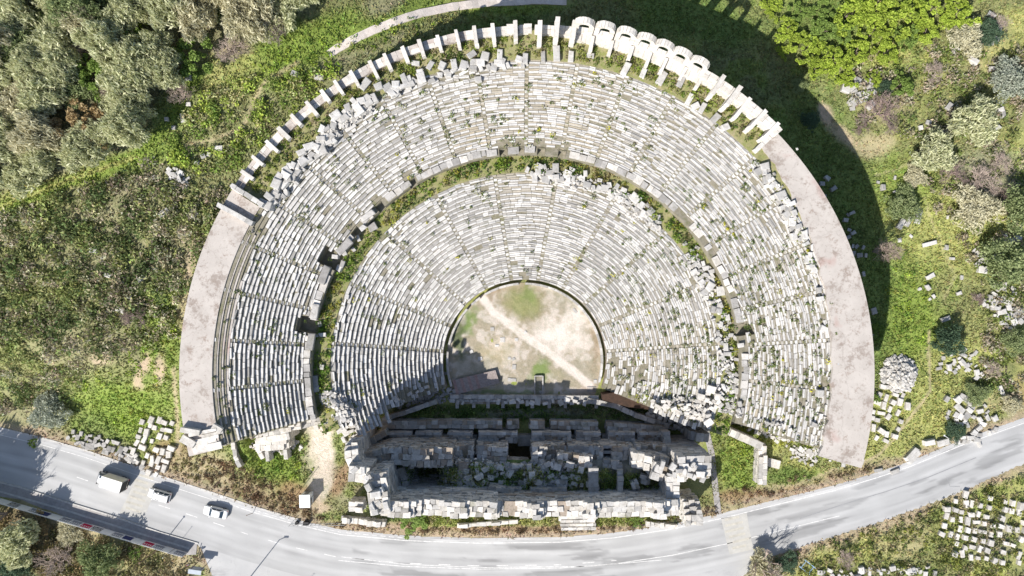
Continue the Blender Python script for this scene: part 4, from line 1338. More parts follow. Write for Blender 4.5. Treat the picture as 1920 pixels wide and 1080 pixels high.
cluster('in the jumble beside the brown earth gallery', 'tumbled block', 'tumbled blocks along the brown earth gallery', [(597, 276), (560, 312), (528, 352), (500, 388)], 16, 30, 1.1, 1.8)
cluster('on the top row of seats near the thin piers', 'pale block', 'blocks lining the top seat row', [(735, 175), (800, 148), (880, 128), (975, 118)], 7, 26, .9, 1.5, align=None)
cluster('on the upper right seat edge by the rim', 'tumbled block', 'blocks along the upper right rim', [(1432, 305), (1470, 365), (1505, 440)], 20, 52, 1.0, 1.7)
cluster('on the middle right seat edge by the rim', 'tumbled block', 'blocks along the middle right rim', [(1510, 440), (1535, 500), (1550, 570), (1558, 640)], 16, 48, 1.0, 1.7)
cluster('on the lower right seat edge by the rim', 'tumbled block', 'blocks along the lower right rim', [(1558, 640), (1560, 700), (1545, 760), (1535, 815)], 16, 30, 1.0, 1.7)
cluster('teetering along the right rim paving', 'jutting block', 'blocks jutting over the right rim', [(1448, 300), (1490, 370), (1528, 440), (1556, 530)], 5, 26, .9, 1.5, lift=.9)
cluster('in the grassy walkway, upper right', 'scattered block', 'blocks in the upper right walkway', [(1000, 322), (1070, 332), (1140, 352), (1200, 385), (1240, 430)], 14, 46, .8, 1.6)
cluster('in the grassy walkway, far right', 'scattered block', 'blocks in the right walkway', [(1290, 470), (1330, 530), (1355, 600), (1370, 680), (1372, 760)], 18, 56, .8, 1.5)
cluster('in the grassy walkway, left', 'scattered block', 'blocks in the left walkway', [(700, 425), (640, 480), (605, 560), (598, 650), (600, 740)], 14, 12, .8, 1.5)
listed('near the left passage openings', 'squared block', 'squared blocks by the left passages', [(700, 426, 1.5, 1.2, 30), (690, 405, 2.6, .9, 40), (647, 463, 3.0, 1.2, 52), (609, 516, 3.0, 1.2, 62), (592, 585, 2.6, 1.1, 78), (584, 640, 2.6, 1.1, 86), (588, 720, 2.4, 1.1, 95)], 'grey_block')
cluster('in the collapsed right wing by the tower', 'heaped block', 'collapsed blocks of the right wing', [(1225, 770), (1270, 780), (1320, 780), (1335, 745)], 26, 90, .6, 1.35, 'wall_pale', lift=.35)
cluster('in the left wing ruin above the ramp', 'heaped block', 'collapsed blocks of the left wing', [(650, 790), (668, 830), (690, 820)], 20, 26, .9, 1.7)
cluster('at the left wing foot by the planks', 'small dark block', 'blocks at the foot of the left wing', [(745, 755), (800, 735), (840, 735)], 16, 26, .5, 1.2, 'grey_block')
cluster('on the long low marble wall of the orchestra', 'broken block', 'broken blocks on the orchestra wall', [(850, 750), (1120, 751)], 4, 24, .7, 1.6, lift=.6)
def rubz(x, y): return float(rub_z(np.array([x]), np.array([y]))[0])
cluster('in the rubble inside the stage building', 'fallen block', 'fallen blocks inside the stage building', [(880, 895), (960, 890), (1050, 890), (1100, 900)], 26, 80, .6, 1.6, 'wall_pale', f=rubz, lift=.2)
cluster('in the dark left chamber of the stage', 'fallen block', 'fallen blocks in the dark chamber', [(770, 900), (850, 895)], 20, 22, .6, 1.4, 'grey_block', f=rubz)
listed('inside the stage building', 'long fallen column', 'fallen columns', [(880, 905, 2.6, .8, -38), (1183, 928, 3.0, .75, 0), (1035, 905, 1.2, .7, 60)], 'grey_block', f=lambda x, y: rubz(x, y) + .4, noun='column')
cluster('on the crumbling top of the west tower', 'pale block', 'blocks on the west tower', [(668, 880), (700, 900), (712, 950)], 14, 12, .8, 1.5, f=lambda x, y: 20.6)
cluster('on the crumbling top of the east tower', 'pale block', 'blocks on the east tower', [(1240, 880), (1310, 885)], 14, 16, .8, 1.5, f=lambda x, y: 16.6)
cluster('in the dark square pit by the right wing', 'small pale stone', 'stones in the square pit', [(1490, 845), (1520, 860)], 16, 34, .5, .95, f=T)
cluster('along the foot of the right wing', 'small pale stone', 'stones along the right wing foot', [(1400, 800), (1450, 815), (1520, 850), (1600, 862)], 12, 26, .5, 1.1, f=T)
# stone yards
cluster('in the straggling line on the left verge', 'weathered grey block', 'blocks along the lower left verge', [(140, 820), (190, 830), (240, 850), (262, 868)], 14, 40, .8, 1.5, 'grey_block', f=T)
cluster('in the lower right stone field', 'pale block', 'blocks in the lower right stone field', [(1790, 755), (1820, 780), (1835, 800), (1800, 800)], 34, 40, .8, 1.6, f=T)
yard('in the stacked rows by the left road', 'squared block', 'blocks stacked in rows at the lower left', 290, 835, 72, 8, 6, 14, 13, 'wall_pale')
yard('in the stone yard just right of the wing', 'squared pale block', 'blocks in the yard right of the wing', 1664, 772, 68, 8, 5, 15, 14, 'wall_pale', .18)
yard('in the lower right corner yard', 'squared pale block', 'blocks in the lower right corner yard', 1850, 990, 80, 8, 12, 16, 15, 'wall_pale', .2)
cluster('beside the dark round bush at the right', 'pale block', 'blocks by the round bush', [(1765, 690), (1810, 670), (1840, 700)], 20, 30, .6, 1.3, f=T)
cluster('in the heap at the far right edge', 'pale block', 'blocks heaped at the far right', [(1850, 560), (1880, 575), (1900, 600), (1872, 545)], 24, 40, .7, 1.4, f=T)
cluster('along the bushes at the right edge', 'pale block', 'blocks along the right bushes', [(1826, 480), (1840, 500), (1870, 460), (1900, 450)], 14, 18, .8, 1.4, f=T)
cluster('in the upper right clump by lime shrubs', 'pale block', 'blocks among the upper right shrubs', [(1610, 160), (1632, 185), (1600, 190)], 18, 18, .9, 1.7, f=T)
cluster('in the bushes at the upper right corner', 'pale stone', 'stones at the upper right corner', [(1790, 80), (1800, 92), (1862, 35), (1870, 240), (1880, 235), (1710, 240)], 12, 26, .6, 1.4, f=T)
cluster('scattered in the right meadow', 'pale block', 'blocks in the right meadow', [(1655, 315), (1740, 560), (1730, 580), (1790, 560), (1780, 400), (1840, 410)], 22, 16, .7, 1.4, f=T)
listed('in the right meadow', 'long pale block', 'long blocks in the meadow', [(1686, 420, 1.9, .9, 65), (1700, 416, 1.8, .8, 60), (1719, 407, 2.5, .9, 75), (1741, 457, 2.7, .7, 12), (1770, 598, 1.7, .8, 20), (1777, 200, 1.3, .9, 50), (1821, 115, 1.8, .9, -30), (1876, 735, 2.6, .7, -70), (1739, 828, 2.0, 1.0, 12), (1766, 828, 2.2, 1.1, 15), (1706, 850, 3.0, .9, 45), (1711, 856, 3.0, .8, 45), (1645, 881, 1.5, .6, 5), (1676, 883, 1.6, .7, 20), (1838, 505, 1.4, 1.5, 80), (1583, 168, 1.3, 1.5, 70), (1603, 150, 2.0, .8, -25), (1596, 192, 1.3, 1.5, 60)], f=T)
cluster('in the shaded strip beyond the right rim', 'dim grey block', 'dim blocks in the shade of the rim', [(1555, 335), (1540, 345), (1575, 398), (1590, 390), (1640, 640)], 14, 22, .6, 1.4, 'grey_block', f=T)
listed('on the concrete rim', 'lone block', 'blocks left on the concrete rim', [(1612, 662, 1.0, .8, 30), (1618, 674, 1.7, .9, -10), (1628, 668, .9, .8, 50), (1607, 803, 1.9, .8, -5), (377, 532, 1.3, 1.2, 40), (1535, 737, 1.0, 1.2, 0), (1540, 780, 2.2, 1.1, -5)])
listed('in the left scrub', 'lone pale block', 'blocks scattered in the left scrub', [(413, 279, 1.2, .8, 0), (383, 294, .8, .7, 20), (394, 290, .7, .6, 70), (371, 306, .9, .6, 0), (344, 222, 1.3, .6, -85), (355, 147, .8, .8, 0), (327, 240, .6, .6, 0), (314, 224, .6, .6, 0), (355, 196, .7, .6, 0), (310, 399, 1.7, .8, 35), (367, 403, 1.2, .9, 40), (178, 470, .7, 1.2, 80), (205, 516, 1.2, .7, -10), (267, 521, 1.3, .9, 40), (295, 506, .9, .7, 10), (230, 580, 1.5, 1.0, -20), (555, 140, 1.2, .8, -20), (600, 147, 1.4, .8, -5), (292, 333, 1.0, .7, 0), (340, 325, .9, .7, 60)], f=T)
cluster('in the small heap in the left scrub', 'pale stone', 'stones heaped in the left scrub', [(325, 325), (345, 340)], 14, 20, .5, 1.1, f=T)
cluster('along the bottom edge right of the junction', 'pale stone', 'stones along the bottom edge', [(1540, 1078), (1640, 1072), (1750, 1068)], 10, 34, .6, 1.2, f=T)
listed('on the orchestra floor', 'small square slab', 'small slabs in the orchestra',
       [(942, 637, .9, .9, 5), (968, 637, .6, .6, 0), (923, 617, .7, .7, 10), (932, 648, .7, .4, 0), (884, 659, .6, .6, 15), (900, 672, .9, .7, 0), (955, 672, .6, .5, 0), (963, 673, .6, .5, 30), (964, 688, .7, .9, 0), (960, 712, 1.5, .6, 0), (1078, 583, 1.0, .5, -55), (985, 623, .5, .5, 40), (1116, 715, .6, .7, 0), (1014, 738, .5, 1.2, 0), (836, 700, .9, .5, 0)], f=lambda x, y: .0, noun='slab')

ORD = ['first', 'second', 'third', 'fourth', 'fifth', 'sixth', 'seventh', 'eighth', 'ninth', 'tenth', 'eleventh', 'twelfth', 'thirteenth', 'fourteenth', 'fifteenth', 'sixteenth', 'seventeenth', 'eighteenth', 'nineteenth', 'twentieth', 'twenty-first', 'twenty-second', 'twenty-third', 'twenty-fourth', 'twenty-fifth', 'twenty-sixth', 'twenty-seventh', 'twenty-eighth', 'twenty-ninth', 'thirtieth']
LOOSE.sort(key=lambda q: -q[0])
single, rest = LOOSE[:300], LOOSE[300:]
by = {}
for q in single: by.setdefault(q[8], []).append(q)
for ci, lst in by.items():
    where, state, group, noun = CL[ci]
    lst.sort(key=lambda q: q[1])
    n = len(lst)
    for i, (sz, x, y, z, dims, rot, var, mat, _c) in enumerate(lst):
        o = bpy.data.objects.new('marble_' + noun, unit_mesh(var, mat))
        C.objects.link(o)
        o.location = (x, y, z); o.scale = dims; o.rotation_euler = rot
        big = 'large ' if sz > 1.5 else ('small ' if sz < .7 and not state.startswith('small') else '')
        if n == 1: lab = f'{big}{state} {where}'
        elif i == 0: lab = f'{big}{state} {where}, leftmost'
        elif i == n - 1: lab = f'{big}{state} {where}, rightmost'
        elif i < 30 and i <= n // 2: lab = f'{big}{state} {where}, {ORD[i]} from left'
        elif n - 1 - i < 30: lab = f'{big}{state} {where}, {ORD[n - 1 - i]} from right'
        else: lab = f'{state} {where}, in the dense middle'
        tag(o, lab, 'stone ' + noun if noun != 'column' else 'column', group)
def joined_units(name, items, mats, kindname=None):
    V = []; Fs = []; n = 0; Mi = []
    for sz, x, y, z, dims, rot, var, mat, _c in items:
        mm = Matrix.Translation((x, y, z)) @ (Matrix.Rotation(rot[2], 4, 'Z') @ Matrix.Rotation(rot[1], 4, 'Y') @ Matrix.Rotation(rot[0], 4, 'X')) @ Matrix.Diagonal((*dims, 1))
        u = UNIT[var]
        V += [tuple(mm @ Vector(v)) for v in u.v]
        Fs += [[n + q for q in f] for f in u.f]; Mi += [mats.index(mat)] * len(u.f); n += len(u.v)
    o = mesh_obj(name, V, Fs, [M[q] for q in mats], Mi)
    return tag(o, 'smaller loose marble pieces lying between the larger blocks', 'rubble', kind='stuff')
joined_units('marble_rubble', rest, ['white_block', 'grey_block', 'wall_pale'])

# heap of small pale rocks right of the wing, small rubble elsewhere
def rocks(name, label, px0, py0, rx, ry, n, h, smin, smax, mats, f=T, ang=0):
    items = []
    for i in range(n):
        a = random.uniform(0, 2 * PI); d = math.sqrt(random.random())
        ux, uy = d * math.cos(a) * rx, d * math.sin(a) * ry
        c_, s_ = math.cos(R(ang)), math.sin(R(ang))
        x, y, z = PS(px0 + ux * c_ - uy * s_, py0 + ux * s_ + uy * c_, f)
        L = random.uniform(smin, smax)
        items.append((0, x, y, z + h * (1 - d * d) * random.random() + .15, (L, L * random.uniform(.6, .9), L * random.uniform(.5, .8)), (random.uniform(-.5, .5), random.uniform(-.5, .5), random.uniform(0, 6.3)), random.randrange(6, 10), random.choice(mats), 0))
    o = joined_units(name, items, ['white_block', 'grey_block', 'wall_pale'])
    tag(o, label, 'rubble')
    return o
for pts_, lab in (([(1432, 300), (1475, 365), (1510, 440)], 'small stones among weeds on the upper right seat edge'), ([(1520, 450), (1545, 540), (1562, 640)], 'small stones among weeds on the middle right seat edge'), ([(1562, 650), (1562, 720), (1540, 810)], 'small stones among weeds on the lower right seat edge'), ([(700, 190), (640, 232), (590, 285)], 'small stones between the tumbled blocks of the upper left edge'), ([(1000, 325), (1140, 352), (1240, 430)], 'small stones in the upper right grassy walkway'), ([(1290, 470), (1350, 590), (1375, 780)], 'small stones in the right grassy walkway'), ([(600, 740), (650, 760), (660, 800)], 'small stones over the end of the left walkway'), ([(1360, 760), (1385, 790), (1500, 820)], 'small stones over the end of the right walkway')):
    for a_, b_ in zip(pts_, pts_[1:]):
        rocks('edge_stones', lab, (a_[0] + b_[0]) / 2, (a_[1] + b_[1]) / 2, math.hypot(a_[0] - b_[0], a_[1] - b_[1]) / 2, 15, 110, .3, .25, .75, ['white_block', 'grey_block', 'wall_pale'], f=surf, ang=math.degrees(math.atan2(b_[1] - a_[1], b_[0] - a_[0])))
rocks('rock_heap', 'heap of small white rocks just right of the concrete rim', 1684, 700, 33, 34, 520, 1.6, .35, .8, ['white_block'], ang=0)
rocks('rubble_heap', 'shaded heap of small stones inside the stage building', 1020, 885, 60, 24, 420, .7, .2, .6, ['grey_block'], f=rubz)
rocks('rubble_heap', 'stones strewn along the left chambers of the stage building', 850, 880, 110, 22, 300, .5, .2, .6, ['grey_block', 'wall_pale'], f=rubz)
rocks('rubble_heap', 'small stones strewn over the broken right wing beside the stage', 1275, 775, 60, 30, 260, .9, .25, .7, ['grey_block', 'wall_pale'], f=surf)
rocks('rubble_heap', 'small stones below the left wing beside the plank platform', 800, 740, 55, 18, 220, .4, .2, .6, ['grey_block'], f=lambda x, y: min(surf(x, y), 1.2))
rocks('rubble_heap', 'pale stones below the terrace of the west wing', 520, 835, 50, 16, 90, .4, .3, .7, ['wall_pale'])

# ------------------------------------------------------------------ vegetation
GR = np.random.default_rng(3)
def leaf_quads(cx, cy, cz, size, elong=1.0, up=0.0, rng=GR):
    """random small quads at the given centres"""
    n = len(cx)
    a = rng.normal(size=(n, 3)); a[:, 2] = a[:, 2] * (1 + up * 2) + up * 1.5
    a /= np.linalg.norm(a, axis=1)[:, None]
    b = rng.normal(size=(n, 3)); b -= (b * a).sum(1)[:, None] * a; b /= np.linalg.norm(b, axis=1)[:, None]
    size = np.broadcast_to(np.asarray(size, float), (n,))[:, None]
    u = a * size * elong * .5; v = b * size * .5
    c = np.stack([cx, cy, cz], -1)
    V = np.stack([c - u - v * .5, c + v * .1 - u * .2 + v, c + u, c - v + u * .1], 1).reshape(-1, 3)
    F = np.arange(n * 4).reshape(n, 4)
    return V, F

def crown_mesh(name, mat, Rr, H, z0, nclump, per, leaf, seed, elong=1.4, up=.1, spread=.34, flat=1.0):
    rng = np.random.default_rng(seed)
    th = rng.uniform(0, 2 * PI, nclump); rad = np.sqrt(rng.uniform(0.02, 1, nclump)) * .85
    lob = 1 + .25 * np.sin(th * 3 + seed) + .15 * np.sin(th * 5 + seed * 2)
    x = np.cos(th) * rad * Rr * lob; y = np.sin(th) * rad * Rr * lob
    top = np.sqrt(np.clip(1 - rad ** 2, 0.05, 1))
    z = z0 + H * (.25 + .7 * top * rng.uniform(.35, 1, nclump)) * flat
    k = rng.integers(0, nclump, nclump * per)
    s = Rr * spread * rng.uniform(.5, 1.1, nclump)[k]
    d = rng.normal(size=(len(k), 3)); d /= np.linalg.norm(d, axis=1)[:, None] + 1e-9
    rr = rng.uniform(.3, 1, len(k)) ** .5
    V, F = leaf_quads(x[k] + d[:, 0] * s * rr, y[k] + d[:, 1] * s * rr, np.maximum(z[k] + d[:, 2] * s * rr * .8, .1), leaf * rng.uniform(.6, 1.3, len(k)), elong, up, rng)
    me_o = fast_mesh(name, V, F, mat)
    me = me_o.data; bpy.data.objects.remove(me_o)
    return me

def branch_mesh(name, mat, Hh, Rr, seed, depth=5, kids=3, r0=.16, thin=.62, lean=.75):
    rnd = random.Random(seed); mb = MB()
    def grow(p, d, L, r, k):
        q = p + d * L
        mb.tube(p, q, r, r * .7, 3 if k < depth - 1 else 4, cap=False)
        if k == 0: return
        for i in range(kids if k > 1 else 4):
            ax = Vector((rnd.gauss(0, 1), rnd.gauss(0, 1), rnd.gauss(.15, .5))).normalized()
            nd_ = (d * (1 - lean * .5) + ax * lean * rnd.uniform(.5, 1.0)).normalized()
            if nd_.z < -.1: nd_.z *= -.5
            grow(p + d * L * rnd.uniform(.55, 1), nd_, L * rnd.uniform(.62, .85), r * thin, k - 1)
    for i in range(4):
        a = 2 * PI * i / 4 + rnd.random()
        grow(Vector((0, 0, 0)), Vector((math.cos(a) * .6, math.sin(a) * .6, 1)).normalized(), Rr * .42, r0, depth)
    me = bpy.data.meshes.new(name); me.from_pydata([tuple(v) for v in mb.v], [], mb.f); me.materials.append(mat)
    return me
def trunk_mesh(name, H, r, seed):
    rnd = random.Random(seed); mb = MB()
    mb.tube((0, 0, -.4), (0, 0, H * .45), r, r * .75, 7)
    for i in range(5):
        a = 2 * PI * i / 5 + rnd.random()
        p = Vector((0, 0, H * .4)); q = Vector((math.cos(a) * H * .25, math.sin(a) * H * .25, H * .75))
        mb.tube(p, q, r * .55, r * .25, 5)
    me = bpy.data.meshes.new(name); me.from_pydata([tuple(v) for v in mb.v], [], mb.f); me.materials.append(M['bark'])
    return me

LM = {'grey': leaf_mat('grey_green_foliage', (.47, .50, .27), (.80, .79, .55)), 'dry': leaf_mat('dry_grey_brown_foliage', (.52, .49, .32), (.80, .76, .56)),
      'lime': leaf_mat('bright_lime_foliage', (.33, .46, .055), (.62, .72, .13), .4, .7), 'green': leaf_mat('mid_green_foliage', (.18, .28, .06), (.32, .43, .11)),
      'olive': leaf_mat('dark_olive_foliage', (.19, .25, .10), (.40, .45, .22)), 'silver': leaf_mat('silvery_foliage', (.34, .38, .29), (.56, .58, .48)),
      'ochre': leaf_mat('ochre_foliage', (.42, .31, .15), (.56, .43, .24)), 'teal': leaf_mat('blue_green_foliage', (.07, .13, .075), (.14, .20, .12))}
PROTO = {}
def protos(kind):
    if kind in PROTO: return PROTO[kind]
    out = []
    for v in range(3):
        sd = 31 * v + len(kind) * 7
        if kind in ('bare', 'baredark', 'baresparse'):
            out.append((None, branch_mesh('branches', M['twig_dark'] if kind == 'baredark' else M['twig'], 4, 4, sd, *((5, 3, .13) if kind != 'baresparse' else (5, 2, .17)))))
        else:
            if kind in ('grey', 'dry'): cm = crown_mesh('crown', LM[kind], 4, 6.2, .6, 75, 64, .24, sd, 4.6, 1.2, .33)
            elif kind in ('olive', 'silver', 'teal'): cm = crown_mesh('crown', LM[kind], 4, 4.6, .6, 110, 50, .22, sd, 1.8, .1, .26)
            else: cm = crown_mesh('crown', LM[kind], 4, 4.4, .6, 46, 84, .30, sd, 1.3, .3, .19)
            out.append((trunk_mesh('trunk', 4.5, .2, sd), cm))
    PROTO[kind] = out
    return out
DESC = {'baresparse': 'leafless forking tree', 'grey': 'grey-green feathery tree', 'dry': 'dry grey-brown feathery tree', 'lime': 'bright lime-green leafy tree', 'green': 'mid-green bushy tree', 'olive': 'dark olive rounded tree', 'silver': 'silvery-white leafed tree', 'ochre': 'ochre-brown crowned tree', 'bare': 'leafless pale twiggy tree', 'baredark': 'leafless purplish-brown twiggy tree', 'teal': 'blue-green bushy shrub'}
random.seed(21)
def tree(px, py, rpx, kind, where, group=None, hk=1.0, base=False):
    v = random.choice(protos(kind))
    x, y, z = PT(px, py)
    if not base:     # px,py is the middle of the crown: its base stands nearer the picture centre
        hh = rpx / 10 * .75
        s = S(z + hh); x, y = (px - 960) / s, (540 - py) / s
        z = T(x, y)
    k = rpx / 10.0 / 4.0
    nm = {'bare': 'bare_tree', 'baresparse': 'bare_tree', 'baredark': 'bare_tree'}.get(kind, 'tree' if rpx > 17 else 'shrub')
    e = empty(nm, (x, y, z), DESC[kind] + ' ' + where, 'tree' if nm != 'shrub' else 'shrub', group, random.uniform(0, 6.28))
    e.scale = (k, k, k * hk)
    if v[0] is not None:
        t = bpy.data.objects.new('trunk', v[0]); C.objects.link(t); t.parent = e
        c = bpy.data.objects.new('crown', v[1]); C.objects.link(c); c.parent = e
    else:
        c = bpy.data.objects.new('branches', v[1]); C.objects.link(c); c.parent = e
    return e

# single trees
for a in [(97, 770, 36, 'silver', 'on the verge above the road at the lower left', 1.0), (145, 235, 46, 'ochre', 'in the thicket at the upper left', .9), (245, 590, 32, 'baredark', 'in the left scrub beside a pale stone', .7),
          (425, 85, 36, 'bare', 'at the edge of the upper left thicket', .7), (60, 830, 10, 'green', 'on the road verge at the far left', 1), (1775, 640, 30, 'teal', 'standing alone right of the theatre wing', 1.1),
          (1650, 470, 36, 'bare', 'rising from the shade beyond the right rim', 2.3), (1668, 205, 50, 'baredark', 'spreading beside the stone clump at the upper right', .7), (1758, 130, 32, 'bare', 'below the lime green thicket', .8),
          (1828, 225, 40, 'grey', 'in the right meadow under the upper right corner', .8), (1898, 150, 38, 'silver', 'at the right edge near the top', .9), (1888, 490, 48, 'olive', 'at the right edge beside the block wall', 1.0),
          (1755, 285, 36, 'grey', 'above the meadow path at the right', .7), (1860, 330, 50, 'bare', 'low and wide at the right edge', .5), (1800, 320, 36, 'baredark', 'beside the wide bare tree at the right', .5), (1698, 382, 34, 'olive', 'half in the shade of the rim', .7),
          (1838, 390, 40, 'dry', 'in the right meadow above the block wall', .5), (1905, 640, 26, 'olive', 'at the right edge among block heaps', .8), (1835, 740, 24, 'olive', 'between the stone fields at the lower right', .6), (1795, 812, 20, 'teal', 'at the lamp pole by the right road', .6),
          (1650, 625, 20, 'green', 'in the shade beside the right rim', .8), (1520, 225, 18, 'teal', 'in the shade at the upper right', .9), (1860, 60, 26, 'teal', 'near the top right corner', .7), (1815, 70, 30, 'dry', 'under the lime trees at the top right', .6),
          (1690, 160, 26, 'green', 'beside the bare trees at the upper right', .9), (1660, 165, 16, 'teal', 'by the clump of white blocks', .9), (1500, 160, 14, 'olive', 'just outside the shade at the upper right', .8),
          (1640, 745, 12, 'green', 'among the yard blocks', .7), (770, 982, 30, 'green', 'low against the south front of the stage building', .35), (1215, 915, 34, 'green', 'growing inside the east tower chamber', .8), (1195, 980, 12, 'green', 'at the foot of the south front', .5),
          (1590, 1050, 30, 'bare', 'in the yellow-green grass below the right road', .8), (1430, 1068, 30, 'dry', 'in the brown scrub by the junction', .7),
          (30, 1015, 42, 'grey', 'below the banner fence at the left edge', .9), (66, 985, 24, 'ochre', 'right below the banner fence', .7), (90, 1062, 44, 'bare', 'at the bottom left corner', .7), (190, 1050, 38, 'olive', 'dark beside the bottom left scrub', 1.3),
          (128, 1003, 22, 'dry', 'below the black banner letters', .6), (20, 1070, 30, 'teal', 'in the bottom left corner', .8), (250, 1040, 16, 'green', 'small below the red banner panel', .6), (1480, 1058, 22, 'teal', 'by the blue metal frame', .6),
          (1462, 700, 6, 'green', 'tiny on the right seats', .6), (230, 70, 34, 'bare', 'amid the upper left thicket', 1.0), (250, 48, 22, 'lime', 'small amid the upper left thicket', 1.0)]:
    tree(a[0], a[1], a[2], a[3], a[4], None, a[5])
tree(-118, 992, 62, 'grey', 'just left of the picture, shading the road', None, 1.5)
tree(1432, 1062, 46, 'baresparse', 'whose twigs shade the road at the junction', None, 1.8)
tree(14, 962, 46, 'baresparse', 'at the left edge behind the banner fence', None, 2.4, True)
tree(1915, 395, 40, 'olive', 'at the right edge above the block wall', None, 1.2)
for a in [(1890, 300, 34, 'bare', 'at the right edge below the silvery tree', .5), (1905, 360, 34, 'baredark', 'at the right edge above the olive tree', .5), (1720, 60 + 60, 0, '', '', 0), (1880, 40, 26, 'bare', 'in the top right corner', .5), (1840, 560, 20, 'baredark', 'by the far right heap', .5), (1720, 330, 20, 'dry', 'between scattered blocks in the right meadow', .5), (1620, 235, 22, 'baredark', 'beside the pale dirt slope at the upper right', .5), (1870, 690, 26, 'bare', 'above the lower right stone field', .5), (1900, 780 - 20, 18, 'dry', 'at the right edge by the road', .6)]:
    if a[2]: tree(a[0], a[1], a[2], a[3], a[4], None, a[5])
# lime thicket at the top right
LIM = []
for i, (px, py, r) in enumerate([(1450, 12, 22), (1480, 55, 26), (1515, 90, 30), (1545, 55, 28), (1565, 110, 30), (1535, 125, 22), (1600, 20, 40), (1650, 10, 42), (1700, 25, 42), (1750, 12, 36), (1800, 25, 34), (1640, 60, 30), (1610, 95, 28), (1580, 60, 26), (1665, 100, 26), (1700, 70, 26), (1640, 145, 16), (1500, 20, 20), (1590, 145, 20), (1470, 95, 14), (1540, 20, 22), (1740, 60, 26)]):
    k = 'lime' if i not in (3, 13, 15, 17, 20) else 'green'
    w = ['under the corner shadow', 'in the bright thicket at the top right', 'along the shade edge of the arcade', 'over the upper right slope'][i % 4]
    LIM.append((tree(px, py, r, k, w, 'lime green thicket at the top right', .8), px, py, k))
LIMTODO = 1
# upper left thicket
FOREST = [(-40, -40), (610, -40), (560, 55), (470, 70), (395, 115), (365, 150), (300, 205), (270, 262), (200, 288), (110, 320), (40, 352), (-40, 372)]
THK = []
py = -30
rowi = 0
while py < 372:
    px = -30 + (rowi % 2) * 25
    while px < 610:
        qx, qy = px + random.uniform(-13, 13), py + random.uniform(-12, 12)
        if bool(in_poly(np.array([qx]), np.array([qy]), FOREST)[0]) and math.hypot(qx - 145, qy - 235) > 42 and math.hypot(qx - 425, qy - 85) > 40 and random.random() < .9:
            k = random.choices(['grey', 'dry', 'olive', 'green', 'bare'], [6, 1.3, 2.0, 1.5, .6])[0]
            if px > 420: k = random.choices(['dry', 'grey', 'bare'], [3, 3, 2])[0]
            THK.append((tree(qx, qy, random.uniform(27, 40), k, 'x', 'trees of the upper left thicket', random.uniform(.8, 1.5)), qx, qy, k))
        px += 50
    py += 40; rowi += 1
def relabel(lst, places):
    cells = {}
    for e, qx, qy, k in lst:
        w = min(places, key=lambda q: math.hypot(q[0] - qx, (q[1] - qy)))[2]
        cells.setdefault((k, w), []).append((qx, e))
    for (k, w), es in cells.items():
        es.sort(key=lambda q: q[0])
        for i, (_x, e) in enumerate(es):
            e['label'] = DESC[k] + ' ' + w + ('' if len(es) == 1 else ', leftmost' if i == 0 else ', rightmost' if i == len(es) - 1 else ', ' + ORD[i] + ' from left')
relabel(THK, [(30, 30, 'in the top left corner'), (30, 180, 'at the left edge of the thicket'), (60, 330, 'above the green trail at left'), (145, 235, 'around the ochre crown'), (200, 90, 'near the thicket\'s upper middle'), (290, 150, 'at the thicket edge by the lone blocks'), (340, 30, 'along the top edge of the thicket'), (430, 60, 'by the pale bare shrub'), (530, 20, 'where the thicket meets the upper meadow')])

relabel(LIM, [(1460, 20, 'left end of the bright thicket'), (1530, 100, 'along the shade edge'), (1620, 20, 'over the thicket\'s top middle'), (1620, 120, 'at the lower fringe by white blocks'), (1760, 20, 'right end of the bright thicket')])
# scrub: many small bushes merged
def scrub(name, label, polys, n, rmin, rmax, palette, per=70, leaf=.2, elong=1.8, seed=1, f=terrain, excl=None):
    rng = np.random.default_rng(seed)
    xs = []; ys = []
    P_ = np.array([p for pl in polys for p in pl])
    lo = P_.min(0); hi = P_.max(0)
    px = rng.uniform(lo[0], hi[0], n * 6); py = rng.uniform(lo[1], hi[1], n * 6)
    ins = np.zeros(len(px), bool)
    for pl in polys: ins |= in_poly(px, py, pl)
    for pts, wd, _c, _s in TRAILS: ins &= dist_poly(px, py, pts) > wd * 1.3 + 3
    px, py = px[ins][:n], py[ins][:n]
    z = np.zeros(len(px))
    for _ in range(5):
        s = FPX / (CAMH - z); x = (px - 960) / s; y = (540 - py) / s; z = f(x, y)
    n = len(px)
    pal = np.array(palette)
    kind = np.clip((fbm(x / 3, y / 3, seed + 5) * 1.6 - .3 + rng.normal(0, .15, n)) * len(pal), 0, len(pal) - 1).astype(int)
    Rr = rng.uniform(rmin, rmax, n) * (1 + .4 * rng.uniform(size=n) ** 3)
    k = np.repeat(np.arange(n), np.maximum(12, (per * (Rr / rmax) ** 2)).astype(int))
    m = len(k)
    d = rng.normal(size=(m, 3)); d /= np.linalg.norm(d, axis=1)[:, None]
    rr = rng.uniform(.2, 1, m) ** .6
    V, F = leaf_quads(x[k] + d[:, 0] * Rr[k] * rr, y[k] + d[:, 1] * Rr[k] * rr, z[k] + Rr[k] * .12 + np.abs(d[:, 2]) * Rr[k] * rr * 1.1, leaf * rng.uniform(.6, 1.4, m), elong, .25, rng)
    c = pal[kind][k] * (rng.uniform(.7, 1.3, n)[k] * rng.uniform(.78, 1.2, m))[:, None] * (1 + rng.normal(0, .06, (m, 3)))
    o = fast_mesh(name, V, F, M['grass'], col=np.repeat(c, 4, 0))
    return tag(o, label, 'vegetation', kind='stuff')
LEFT_SCRUB2 = [[(320, 260), (380, 180), (430, 150), (600, 130), (640, 140), (560, 220), (480, 280), (420, 330), (330, 310)]]
